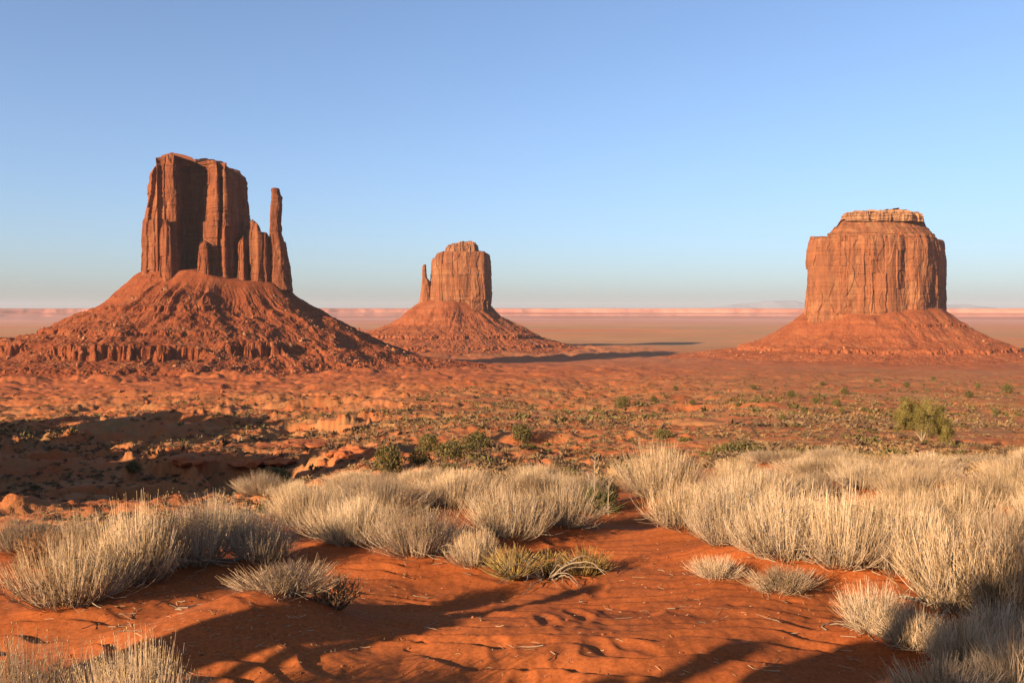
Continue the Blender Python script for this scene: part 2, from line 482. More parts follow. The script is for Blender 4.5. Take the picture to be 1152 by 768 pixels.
_T = np.exp(np.linspace(math.log(1.5), math.log(6000), 5000))
def hit(px, py, fn=ground_base):
    v = ray(px, py)
    X = v[0] * _T; Y = v[1] * _T; Z = v[2] * _T
    below = Z < fn(X, Y)
    i = int(np.argmax(below)) if below.any() else len(_T) - 1
    return X[i], Y[i], math.hypot(X[i], Y[i])

def at_depth(px, py, depth):
    """world point seen at (px, py) whose forward distance is depth"""
    return np.array([(px - 576) / F * depth, depth, (HOR - py) / F * depth])

# ------------------------------------------------------------------ buttes
def resample(pts, n):
    p = np.asarray(pts, float); q = np.vstack([p, p[:1]])
    seg = np.linalg.norm(np.diff(q, axis=0), axis=1); s = np.concatenate([[0], np.cumsum(seg)])
    t = np.linspace(0, s[-1], n, endpoint=False)
    return np.stack([np.interp(t, s, q[:, i]) for i in range(p.shape[1])], 1)

def csmooth(a, sig):
    n = int(sig * 3) + 1
    k = np.exp(-0.5 * (np.arange(-n, n + 1) / sig) ** 2); k /= k.sum()
    pad = np.concatenate([a[-n:], a, a[:n]], 0)
    if a.ndim == 1: return np.convolve(pad, k, mode='valid')
    return np.stack([np.convolve(pad[:, i], k, mode='valid') for i in range(a.shape[1])], 1)

def loft(outline, d0, py_base, top, n=700, m=200, taper=None, A=1.0, seed=0, sig=3, sc=1.0, base_drop=26.0,
         strata=1.0, crack=1.0, topnoise=1.0, origin=(0, 0, 0), lean=None):
    """a cliff: outline [(px, depth offset m)], top [(px, py)], taper [(u, inset m)]"""
    o = np.array([((px - 576) / F * (d0 + Y), d0 + Y) for px, Y in outline])
    o = csmooth(resample(o, n), sig)
    tan = np.roll(o, -1, 0) - np.roll(o, 1, 0)
    nor = np.stack([tan[:, 1], -tan[:, 0]], 1)
    area = 0.5 * np.sum(o[:, 0] * np.roll(o[:, 1], -1) - o[:, 1] * np.roll(o[:, 0], -1))
    if area < 0: nor = -nor
    nor /= np.linalg.norm(nor, axis=1, keepdims=True) + 1e-9
    nor = csmooth(nor, sig * 1.5); nor /= np.linalg.norm(nor, axis=1, keepdims=True) + 1e-9
    zb = (HOR - py_base) / F * d0 - base_drop
    pxs = o[:, 0] / o[:, 1] * F + 576
    tp = np.array(top, float)
    ztop = (HOR - np.interp(pxs, tp[:, 0], tp[:, 1])) / F * o[:, 1]
    blocks = np.floor(2.5 * perlin2(o[:, 0] / (16 * sc), o[:, 1] / (16 * sc), seed + 5)) * 2.0
    ztop = ztop + topnoise * (0.8 * blocks + 2.0 * perlin2(o[:, 0] / (6 * sc), o[:, 1] / (6 * sc), seed + 6))
    u = np.linspace(0, 1, m)[:, None]
    z = zb + u * (ztop[None, :] - zb)
    X = np.repeat(o[None, :, 0], m, 0); Y = np.repeat(o[None, :, 1], m, 0)
    if lean: X = X + lean[1] * smooth(lean[0], lean[0] - 12, pxs)[None, :] * smooth(0.45, 1.0, u)
    # rounded columns with sharp joints between them, ledges, weathering
    col = np.abs(perlin3(X / (19 * sc), Y / (19 * sc), z / (170 * sc), seed)) ** 0.7
    col2 = np.abs(perlin3(X / (6.5 * sc), Y / (6.5 * sc), z / (70 * sc), seed + 1)) ** 0.8
    big = fbm3(X / (34 * sc), Y / (34 * sc), z / (110 * sc), 3, seed + 2)
    fine = fbm3(X / (4.5 * sc), Y / (4.5 * sc), z / (11 * sc), 3, seed + 3, 0.6)
    st = fbm2(z / (7.0 * sc), X / (160 * sc), 3, seed + 4, 0.6)
    endz = smooth(0.86, 0.98, u) * 0.8 + (1 - smooth(0.10, 0.26, u)) * 1.0 + 0.25
    spall = smooth(0.15, 0.24, perlin3(X / (20 * sc), Y / (20 * sc), z / (45 * sc), seed + 7))
    spall2 = smooth(0.02, 0.07, perlin3(X / (30 * sc), Y / (30 * sc), z / (75 * sc), seed + 9))
    arc = np.concatenate([[0], np.cumsum(np.linalg.norm(np.diff(o, axis=0), axis=1))])
    per = arc[-1] + np.linalg.norm(o[0] - o[-1])
    jr = np.random.default_rng(seed + 500)
    br = np.cumsum(jr.choice([2.5, 6, 13, 24, 40], 400, p=[.18, .22, .25, .22, .13]) * sc * jr.uniform(.7, 1.3, 400)); br = np.concatenate([[0], br[br < per - 3 * sc]])
    sw = (arc[None, :] + sc * (2.2 * perlin2(z / (40 * sc), arc[None, :] / (60 * sc), seed + 20) + 0.7 * perlin2(z / (9 * sc), arc[None, :] / (30 * sc), seed + 21))) % per
    ci = np.clip(np.searchsorted(br, sw) - 1, 0, len(br) - 1)
    nx = np.concatenate([br[1:], [per]])
    wid = nx[ci] - br[ci]; loc = sw - br[ci]
    nb_ = len(br); zi = np.floor((z - zb) / (24 * sc) + jr.uniform(0, 8, nb_)[ci]).astype(int) % 40
    base_off = jr.normal(0, 1.5, nb_)[ci]
    blk = jr.normal(0, 0.9, (nb_, 40))[ci, zi]
    tilt = jr.normal(0, 0.16, (nb_, 40))[ci, zi // 3] * (loc - wid / 2)
    edge = np.minimum(loc, wid - loc)
    joint = -np.clip(1 - edge / (0.75 * sc), 0, 1) * (0.25 + 2.6 * jr.uniform(0, 1, nb_) ** 2.5)[ci]
    bed = 0 * z
    for zz_ in zb + jr.uniform(0.1, 1.0, 9) * (np.max(ztop) - zb):
        bed = bed - 0.9 * np.exp(-((z - zz_ - 2.0 * perlin2(X / (50 * sc), Y / (50 * sc), seed + 30)) / (0.9 * sc)) ** 2)
    plain = smooth(-0.25, 0.25, perlin3(X / (45 * sc), Y / (45 * sc), z / (90 * sc), seed + 10))
    off = A * (crack * (3.6 * (col - 0.45) * (0.35 + 0.65 * plain) + sc ** 0.5 * (base_off + blk * plain + tilt + joint)) + 4.2 * big + (0.3 + 0.6 * plain) * fine
               + strata * (1.5 * st * endz + bed) - 1.8 * spall - 2.2 * spall2)
    if taper:
        tu = np.array(taper, float)
        off = off - np.interp(u, tu[:, 0], tu[:, 1])
    X = X + nor[None, :, 0] * off; Y = Y + nor[None, :, 1] * off
    rows = [np.stack([X, Y, z], -1)]
    c = np.array([X[-1].mean(), Y[-1].mean()]); zc = np.median(z[-1])
    for f in (0.97, 0.9, 0.75, 0.5, 0.2, 0.02):
        xx = c[0] + (X[-1] - c[0]) * f; yy = c[1] + (Y[-1] - c[1]) * f
        zz = zc + (z[-1] - zc) * (f ** 0.5) + 1.2 * sc * topnoise * perlin2(xx / (9 * sc), yy / (9 * sc), seed + 8)
        if f == 0.97: zz = z[-1] + 0.5 * sc
        rows.append(np.stack([xx, yy, zz], -1)[None])
    V = np.concatenate(rows, 0)
    q = grid_quads(V.shape[0], n, True)
    if area < 0: q = q[:, ::-1]
    return V.reshape(-1, 3) - np.array(origin), q

def join(parts):
    vs, qs, off = [], [], 0
    for v, q in parts:
        vs.append(v); qs.append(q + off); off += len(v)
    return np.concatenate(vs), np.concatenate(qs)

def talus(cpx, d0, rx, ry, left, right, ledges, origin, seed=0, na=1000, nr=240, rmax=420, gully=1.0, rough=1.0, sc=1.0):
    th = np.linspace(0, 2 * np.pi, na, endpoint=False)[None, :]
    re = 1 / np.sqrt((np.cos(th) / rx) ** 2 + (np.sin(th) / ry) ** 2)
    t = np.linspace(0, 1, nr)[:, None]
    rho = -0.55 * re * (1 - smooth(0, 0.06, t)) + rmax * np.clip((t - 0.03) / 0.97, 0, 1) ** 1.12
    r = re + rho
    cx = (cpx - 576) / F * d0
    X = cx + r * np.cos(th); Y = d0 + r * np.sin(th)
    L = np.array(left, float); Rr = np.array(right, float)
    rc = np.clip(rho + 9 * sc * fbm2(X / (70 * sc), Y / (70 * sc), 3, seed + 1), -50, None)
    zl = np.interp(rc, L[:, 0], L[:, 1]); zr = np.interp(rc, Rr[:, 0], Rr[:, 1])
    w = smooth(-0.35, 0.85, np.cos(th))
    z = zl + w * (zr - zl)
    k = smooth(-5, 45 * sc, rho)
    # gullies running straight down the slope
    wth = th + 0.10 * fbm2(X / (75 * sc), Y / (75 * sc), 3, seed + 16)
    ax, ay = np.cos(wth) * 5.0, np.sin(wth) * 5.0
    g1 = np.abs(perlin3(ax * 1.1, ay * 1.1, rho / (260 * sc), seed + 2)); g2 = np.abs(perlin3(ax * 3.2, ay * 3.2, rho / (150 * sc), seed + 3))
    g3 = np.abs(perlin3(ax * 8, ay * 8, rho / (80 * sc), seed + 4))
    gm = 0.25 + 0.75 * smooth(-0.3, 0.35, fbm2(X / (90 * sc), Y / (90 * sc), 2, seed + 17))
    z = z + gully * k * sc * (11 * (g1 - 0.25) + gm * (4.6 * (g2 - 0.25) + 2.0 * (g3 - 0.25)))
    z = z + rough * sc * k * (1.0 * fbm2(X / (9 * sc), Y / (9 * sc), 4, seed + 5, 0.65)
                              + 2.6 * (0.45 - billow2((X + 0.6 * Y) / (40 * sc), (Y - 0.6 * X) / (28 * sc), 4, seed + 15, 0.5)))
    # hard beds that stand out as small cliffs with crenellated fronts
    cren = 4.6 * sc * np.abs(perlin2(X / (9 * sc), Y / (9 * sc), seed + 6)) + 6 * sc * np.abs(perlin2(X / (26 * sc), Y / (26 * sc), seed + 7))
    for (zL, h, wd, a0, a1) in ledges:
        m = smooth(a0 - 0.25, a0 + 0.05, np.cos(th + np.pi / 2) * 0 + np.cos(th)) * (1 - smooth(a1 - 0.05, a1 + 0.25, np.cos(th)))
        m = m * smooth(-0.55, -0.05, perlin2(X / (60 * sc), Y / (60 * sc), seed + 9) + 0.1)
        tt = (z + cren - 3.5 * sc - zL) / wd
        e = np.clip(1 - np.abs(tt), 0, 1) ** 0.3
        z = z + m * h * 0.5 * (np.tanh(9 * tt) - tt) * (np.abs(tt) < 1)
    V = np.stack([X, Y, z], -1)
    q = grid_quads(nr, na, True)[:, ::-1]
    return V, q, rho

def rock_variants(count, seed):
    out = []
    r = np.random.default_rng(seed)
    import bmesh
    for i in range(count):
        bm = bmesh.new()
        bmesh.ops.create_icosphere(bm, subdivisions=2, radius=1.0)
        co = np.array([v.co[:] for v in bm.verts])
        # cut by random planes so that it has flat faces and edges
        for k in range(11):
            nrm = r.normal(size=3); nrm /= np.linalg.norm(nrm); dd = r.uniform(0.5, 0.85)
            s = co @ nrm; co = co - np.outer(np.clip(s - dd, 0, None), nrm)
        co *= r.uniform(0.7, 1.15, 3) * np.array([1, 1, 0.8])
        co += 0.05 * r.normal(size=co.shape)
        f = np.array([[v.index for v in fc.verts] for fc in bm.faces])
        bm.free()
        out.append((co, f))
    return out
ROCKS = rock_variants(8, 5)

def scatter_mesh(name, templates, pts, sizes, mat, r, squash=(0.7, 1.0), tone=True):
    """one mesh of many copies of small templates [(verts, tris)]"""
    V, T, A = [], [], []; off = 0
    which = r.integers(0, len(templates), len(pts))
    ang = r.uniform(0, 2 * np.pi, len(pts)); sq = r.uniform(*squash, len(pts)); tn = r.uniform(0.0, 1.0, len(pts))
    for k, (tv, tf) in enumerate(templates):
        idx = np.where(which == k)[0]
        if not len(idx): continue
        c, s = np.cos(ang[idx])[:, None], np.sin(ang[idx])[:, None]
        x = tv[None, :, 0] * c - tv[None, :, 1] * s; y = tv[None, :, 0] * s + tv[None, :, 1] * c
        z = np.repeat(tv[None, :, 2], len(idx), 0) * sq[idx][:, None]
        v = np.stack([x, y, z], -1) * sizes[idx][:, None, None] + pts[idx][:, None, :]
        f = tf[None] + (off + np.arange(len(idx)) * len(tv))[:, None, None]
        V.append(v.reshape(-1, 3)); T.append(f.reshape(-1, 3)); off += len(idx) * len(tv)
        A.append(np.clip(np.repeat(tn[idx], len(tv)) * 0.7 + r.uniform(0, 0.3, len(idx) * len(tv)), 0, 1))
    return mesh_np(name, np.concatenate(V), tris=np.concatenate(T), mat=mat, attr=np.concatenate(A))

_rock_me = [mesh_np("boulder", v, tris=f, mat=M_ROCK) for v, f in ROCKS]
_prock_me = [mesh_np("boulder", v, tris=f, mat=M_PROCK) for v, f in ROCKS]

def talus_rocks(V, rho, d0, n_small, n_big, sz, label, group, seed, rlo=5, rhi=260):
    r = np.random.default_rng(seed)
    P = V.reshape(-1, 3); rr = np.repeat(rho, 1).reshape(-1)
    front = (P[:, 1] < d0 + 40) & (rr > rlo) & (rr < rhi)
    idx = np.where(front)[0]
    pk = perlin2(P[idx, 0] / 35, P[idx, 1] / 35, seed + 90)
    w = np.clip(pk + 0.25, 0.02, 1) * (rr[idx] + 30); w = w / w.sum()
    ch = r.choice(idx, n_small + n_big, p=w, replace=False)
    pts = P[ch].copy()
    s = sz * (0.35 + r.pareto(3.0, len(ch)) * 0.45); s = np.clip(s, 0.3 * sz, 2.2 * sz)
    order = np.argsort(-s); pts = pts[order]; s = s[order]
    for i in range(n_big):
        o = obj("boulder", (_rock_me if r.random() < 0.75 else _prock_me)[i % 8], None, pts[i] + np.array([0, 0, 0.15 * s[i]]))
        o.rotation_euler = (r.uniform(-.4, .4), r.uniform(-.4, .4), r.uniform(0, 6.28)); o.scale = (s[i],) * 3
        tag(o, label, "boulder", group)
    me = scatter_mesh("rubble", ROCKS, pts[n_big:], s[n_big:], M_PROCK, r)
    o = obj("rubble", me); tag(o, None, None, None, "stuff")
    return o

def butte(name, loc, label):
    return empty(name, loc, label, "butte", None)

# --- the left butte: a broad block with an alcove, a shoulder and a free-standing finger
D = 1300.0
W_O = np.array([(240 - 576) / F * D, D, -80.0])
bw = butte("sandstone_butte", W_O, "tall dark red butte with a thin free-standing rock finger at its right end")
main = loft([(172, 58), (164, 20), (161, -6), (166, -26), (179, -33), (181.2, -27), (183.2, -27), (185, -33), (201, -31), (204, -8), (206, 16), (213, 32), (225, 32), (231, 12), (232, -17), (244, -26), (248, -25), (249.5, -13), (251, -13), (252.5, -25), (258, -22),
             (261, -12), (265, 2), (272, 20), (280, 34), (286, 56), (276, 84), (240, 92), (200, 84)],
            D, 308, [(150, 194), (162, 191), (168, 184), (174, 180.5), (180, 178), (192, 173.5), (200, 176), (207, 178), (209, 181), (222, 183), (234, 181.7), (253, 184), (263, 191), (276, 194), (281, 199), (300, 204)],
            n=1000, m=230, taper=[(0, -5), (0.12, -2), (0.35, 0), (0.8, 1.5), (0.94, 2.5), (1, 6)], A=0.85, seed=1, sig=4, origin=W_O, topnoise=0.5, lean=(180, 9.0))
pil1 = loft([(233, -16), (228, -18), (222, -24), (223, -36), (230, -40), (236, -38), (238, -24)], D, 308, [(215, 276), (222, 273), (230, 272), (236, 274), (240, 280)], n=240, m=110, taper=[(0, -3), (0.5, 0), (0.9, 1.5), (1, 4)], A=0.5, seed=4, sig=3, sc=0.6, origin=W_O)
pil2 = loft([(194, -18), (184, -20), (181, -38), (187, -46), (194, -42), (198, -30)], D, 308, [(178, 256), (186, 246), (193, 246), (200, 262)], n=240, m=110, taper=[(0, -3), (0.5, 0), (0.9, 1.5), (1, 4)], A=0.5, seed=6, sig=3, sc=0.6, origin=W_O)
pil3 = loft([(276, 20), (268, 4), (268, -14), (274, -20), (280, -14), (283, 4)], D, 312, [(264, 275), (270, 266), (275, 264), (280, 270), (286, 280)], n=240, m=110, taper=[(0, -4), (0.5, 0), (0.9, 1.5), (1, 4)], A=0.5, seed=8, sig=3, sc=0.6, origin=W_O)
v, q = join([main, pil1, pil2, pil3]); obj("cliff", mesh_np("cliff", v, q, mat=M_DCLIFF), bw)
sh = loft([(308, 36), (284, 34), (279, 10), (281, -12), (291, -18), (301, -12), (309, 4), (312, 24)], D, 316, [(277, 252), (282, 248), (286, 249), (289, 251), (291, 259), (297, 261), (303, 264), (307, 268), (312, 276)],
          n=420, m=130, taper=[(0, -3), (0.4, 0), (0.8, 1), (1, 3)], A=0.5, seed=12, sig=3, sc=0.6, origin=W_O)
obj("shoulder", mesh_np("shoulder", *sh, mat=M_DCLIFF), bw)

def spire(levels, d0, depth, n=110, m=140, A=1.0, seed=0, sc=0.35, origin=(0, 0, 0), off=0.0):
    """levels: (py, px left, px right) from the bottom up"""
    L = np.array(levels, float)[::-1]
    py = np.linspace(L[-1, 0], L[0, 0], m)
    a = np.interp(py, L[:, 0], L[:, 1]); b = np.interp(py, L[:, 0], L[:, 2])
    th = np.linspace(0, 2 * np.pi, n, endpoint=False)
    c, s = np.cos(th), np.sin(th)
    sx = np.sign(c) * np.abs(c) ** 0.7; sy = np.sign(s) * np.abs(s) ** 0.7
    hw = (b - a)[:, None] / 2
    X = ((a + b)[:, None] / 2 - 576 + hw * sx[None]) / F * d0
    dep = depth * (0.45 + 0.55 * hw / hw.max())
    Y = d0 + off + dep * sy[None]
    Z = np.repeat(((HOR - py) / F * d0)[:, None], n, 1)
    dis = A * (2.2 * (np.abs(perlin3(X / 8, Y / 8, Z / 60, seed)) - 0.3) + 1.6 * fbm3(X / 7, Y / 7, Z / 12, 3, seed + 1) + 0.5 * perlin2(Z / 3, X * 0, seed + 2))
    X = X + dis * c[None]; Y = Y + dis * s[None]
    V = np.stack([X, Y, Z], -1)
    capm = V[-1].mean(0)
    ext = np.stack([capm + (V[-1] - capm) * f + np.array([0, 0, 0.6]) for f in (0.6, 0.05)], 0)
    V = np.concatenate([V, ext], 0)
    return V.reshape(-1, 3) - np.array(origin), grid_quads(V.shape[0], n, True)

sp = join([spire([(326, 301, 326), (318, 303, 324), (300, 305.5, 322.5), (285, 304.5, 320.5), (268, 304, 318.5), (262, 304, 316.5), (240, 304.8, 316.5), (230, 305.6, 317.6), (222, 306, 317.6), (219, 306.5, 315.2), (214, 306, 314.8), (212.5, 307, 314)], D, 13, A=0.75, seed=15, origin=W_O, off=4),
           spire([(328, 313, 327), (310, 315, 325.5), (290, 316, 322.5), (272, 317, 319.5)], D, 9, A=0.6, seed=18, origin=W_O, off=14)])
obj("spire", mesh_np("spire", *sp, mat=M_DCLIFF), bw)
V, q, rho = talus(243, D + 24, 100, 62, [(-50, 64), (0, 58), (30, 34), (69, 7), (110, -15), (150, -33), (212, -54), (250, -66), (290, -78), (350, -90), (420, -108)],
                  [(-50, 52), (0, 42), (20, 24), (45, 5), (96, -22), (148, -50), (213, -71), (280, -82), (350, -91), (420, -106)],
                  [(2, 5, 6, -1.2, 0.3), (-29, 6, 6, -1.2, 0.3), (-51, 21, 11, -1.3, 0.62), (-70, 4, 6, -1.3, 0.9)], W_O, seed=21, na=1300, nr=300, rmax=420, gully=0.85, rough=1.2)
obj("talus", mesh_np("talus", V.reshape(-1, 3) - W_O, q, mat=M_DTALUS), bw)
talus_rocks(V, rho, D, 2600, 110, 2.1, "broken red boulder lying on the steep rubble slope of the finger-topped left butte", "boulders on the left butte's slope", 31)

# --- the far middle butte with a low thumb on its left
D2 = 2250.0
E_O = np.array([(520 - 576) / F * D2, D2, -97.0])
be = butte("sandstone_butte", E_O, "smaller red butte with a short rock thumb on its left, between two larger ones")
main = loft([(490, 60), (485, 20), (484, -20), (490, -44), (510, -54), (530, -52), (546, -44), (550, -30), (553, 10), (552, 50), (540, 90), (505, 92)],
            D2, 342, [(480, 292), (487, 290), (490, 285), (498, 283), (548, 283), (551, 286), (560, 290)], n=800, m=170,
            taper=[(0, -4), (0.15, -1), (0.5, 0), (0.9, 1.5), (1, 5)], A=0.8, seed=41, sig=3, sc=1.15, origin=E_O, topnoise=0.35, crack=0.8)
obj("cliff", mesh_np("cliff", *main, mat=M_CLIFF), be)
cp = loft([(505, 40), (500, 0), (503, -26), (520, -34), (535, -30), (539, -8), (538, 30), (525, 50)], D2, 284, [(495, 279), (501, 276), (506, 275), (512, 273), (536, 272), (540, 274)], n=400, m=60,
          taper=[(0, -4), (0.5, 0), (0.85, 3), (1, 9)], A=0.9, seed=45, sig=5, sc=0.8, origin=E_O, topnoise=0.9, strata=2.0)
obj("cap_rock", mesh_np("cap_rock", *cp, mat=M_WCAP), be)
sp = join([spire([(340, 472, 486), (325, 474, 484), (316, 475, 483), (312, 475, 480.5), (300, 475.5, 479.5), (298, 476.5, 479.5)], D2, 14, A=0.6, seed=48, origin=E_O),
           spire([(342, 474, 494), (330, 476, 492), (318, 480, 487), (316, 481, 485)], D2, 16, A=0.6, seed=49, origin=E_O, off=10)])
obj("spire", mesh_np("spire", *sp, mat=M_CLIFF), be)
V, q, rho = talus(513, D2 + 20, 84, 70, [(-50, 36), (0, 26), (30, 6), (80, -32), (110, -42), (160, -58), (230, -76), (300, -92), (420, -110)],
                  [(-50, 30), (0, 20), (40, -18), (105, -52), (150, -72), (200, -88), (260, -99), (420, -118)],
                  [(-62, 8, 7, -1.2, 0.9), (-84, 6, 6, -1.3, 1.2)], E_O, seed=51, na=1000, nr=200, rmax=430, gully=0.5, rough=0.95, sc=1.2)
obj("talus", mesh_np("talus", V.reshape(-1, 3) - E_O, q, mat=M_TALUS), be)
talus_rocks(V, rho, D2, 700, 20, 2.4, "small dark boulder on the rubble skirt of the distant middle butte", "boulders on the middle butte's slope", 61)

# --- the right butte: a square block with a stepped cap
D3 = 1730.0
R_O = np.array([(985 - 576) / F * D3, D3, -90.0])
br = butte("sandstone_butte", R_O, "massive square red butte with a stepped pale cap and no spire")
main = loft([(915, 90), (908, 40), (905, 0), (909, -30), (922, -46), (945, -56), (975, -66), (1000, -68), (1015, -60), (1019, -52), (1030, -56), (1044, -44), (1054, -20), (1057, -8), (1062, 10), (1064, 50), (1050, 110), (980, 130)],
            D3, 350, [(900, 267), (929, 267), (932, 265), (1048, 263), (1054, 266), (1066, 272)], n=1000, m=220,
            taper=[(0, -4), (0.12, -1.5), (0.2, 0), (0.85, 3), (0.95, 6), (1, 9)], A=0.72, seed=71, sig=4, sc=1.0, origin=R_O, topnoise=0.35)
obj("cliff", mesh_np("cliff", *main, mat=M_CLIFF), br)
sh = loft([(935, 60), (927, 20), (929, -16), (945, -34), (975, -46), (1005, -48), (1030, -40), (1046, -18), (1052, 10), (1052, 50), (1030, 80), (970, 90)],
          D3, 268, [(920, 247), (1060, 247)], n=700, m=70, taper=[(0, 0), (0.3, 4), (0.34, 8), (0.6, 16), (0.64, 20), (1, 30)], A=0.45, seed=75, sig=5, sc=0.8, base_drop=3, origin=R_O, topnoise=0.2, strata=3.0, crack=0.5)
obj("upper_slope", mesh_np("upper_slope", *sh, mat=M_CLIFF), br)
cp = loft([(950, 40), (944, 10), (948, -12), (968, -22), (1000, -25), (1025, -18), (1038, -2), (1037, 30), (1010, 55), (970, 55)], D3, 248, [(940, 241), (948, 240), (962, 239), (990, 238), (1010, 236.5), (1022, 238.5), (1036, 240.5), (1040, 243)],
          n=600, m=50, taper=[(0, 1), (0.3, 1), (0.5, 0), (0.8, 1), (1, 6)], A=0.8, seed=78, sig=4, sc=0.7, base_drop=4, origin=R_O, topnoise=1.0, strata=3.0)
obj("cap_rock", mesh_np("cap_rock", *cp, mat=M_CAP), br)
V, q, rho = talus(985, D3 + 22, 128, 78, [(-50, 18), (0, 6), (40, -22), (70, -42), (105, -62), (150, -74), (220, -86), (300, -96), (430, -112)],
                  [(-50, 14), (0, 4), (40, -26), (80, -50), (150, -80), (190, -90), (260, -100), (430, -116)],
                  [(-27, 6, 5, -0.2, 1.2), (-72, 7, 6, -1.3, 1.2)], R_O, seed=81, na=1200, nr=240, rmax=430, gully=0.38, rough=0.8)
obj("talus", mesh_np("talus", V.reshape(-1, 3) - R_O, q, mat=M_TALUS), br)
talus_rocks(V, rho, D3, 900, 25, 1.8, "dark boulder scattered on the smooth red skirt of the square right butte", "boulders on the right butte's slope", 91, 20, 300)

# ------------------------------------------------------------------ far tablelands and mountains
def far_strip(name, a0, a1, dist, topz, profile, seed, mat, amp, nz):
    az = np.linspace(R(a0), R(a1), 1400)
    off = np.array([p[0] for p in profile]); zz = np.array([p[1] for p in profile])
    s = az * dist
    edge = amp * fbm2(s / 2600, s * 0 + seed, 5, seed, 0.55) + amp * 0.35 * np.abs(perlin2(s / 500, s * 0, seed + 1))
    top = topz + nz * fbm2(s / 5200, s * 0 + 2.5, 3, seed + 2)
    D_ = dist + edge[None, :] + off[:, None] + amp * 0.10 * fbm2(s[None, :] / 260, zz[:, None] * 2.0 + 0 * s[None, :], 3, seed + 4)
    Z = -101 + zz[:, None] * (top[None, :] + 101)
    X = D_ * np.sin(az)[None, :]; Y = D_ * np.cos(az)[None, :]
    V = np.stack([X, Y, Z], -1)
    return obj(name, mesh_np(name, V.reshape(-1, 3), grid_quads(len(off), len(az))[:, ::-1], mat=mat))
M_MESA = mat_mesa("far_mesa_rock", (0.46, 0.16, 0.10), (0.58, 0.26, 0.19))
M_MOUNT = mat_mesa("haze_blue_mountain_rock", (0.30, 0.31, 0.36), (0.36, 0.37, 0.42))  # blue of the distant haze is mixed into the base colour
prof = [(-1100, -0.03), (-640, 0.05), (-400, 0.15), (-240, 0.27), (-222, 0.36), (-120, 0.47), (-55, 0.58), (-42, 0.73), (-30, 0.84), (-5, 0.97), (60, 1.0), (3000, 1.0), (3001, -0.05)]
tag(far_strip("mesa", -46, 46, 13000, 40, prof, 3, M_MESA, 170, 7), kind="structure")
def mountain(name, px0, px1, peaks, dist, seed):
    n = 260; px = np.linspace(px0, px1, n)
    pk = np.array(peaks, float)
    py = np.interp(px, pk[:, 0], pk[:, 1])
    ztop = (HOR - py) / F * dist
    k = np.linspace(-1, 1, 41)
    X = np.repeat(((px - 576) / F * dist)[None], 41, 0)
    Y = dist + k[:, None] * 2600 + X * 0
    Z = -101 + (ztop + 101)[None] * np.exp(-(k[:, None] / 0.45) ** 2) * (1 + 0.10 * fbm2(X / 900, Y / 900, 4, seed)) - 8
    return tag(obj(name, mesh_np(name, np.stack([X, Y, Z], -1).reshape(-1, 3), grid_quads(41, n), mat=M_MOUNT, shade_smooth=True)), kind="structure")
mountain("mountains", 770, 1150, [(770, 352), (800, 346), (815, 343.5), (845, 341), (870, 338.5), (890, 337.5), (905, 340), (960, 342), (1020, 341), (1065, 343), (1085, 341), (1110, 345), (1150, 351)], 27000, 6)
mountain("mountains", 60, 190, [(60, 352), (75, 347.5), (85, 346.5), (105, 347), (140, 350), (190, 352)], 26000, 9)

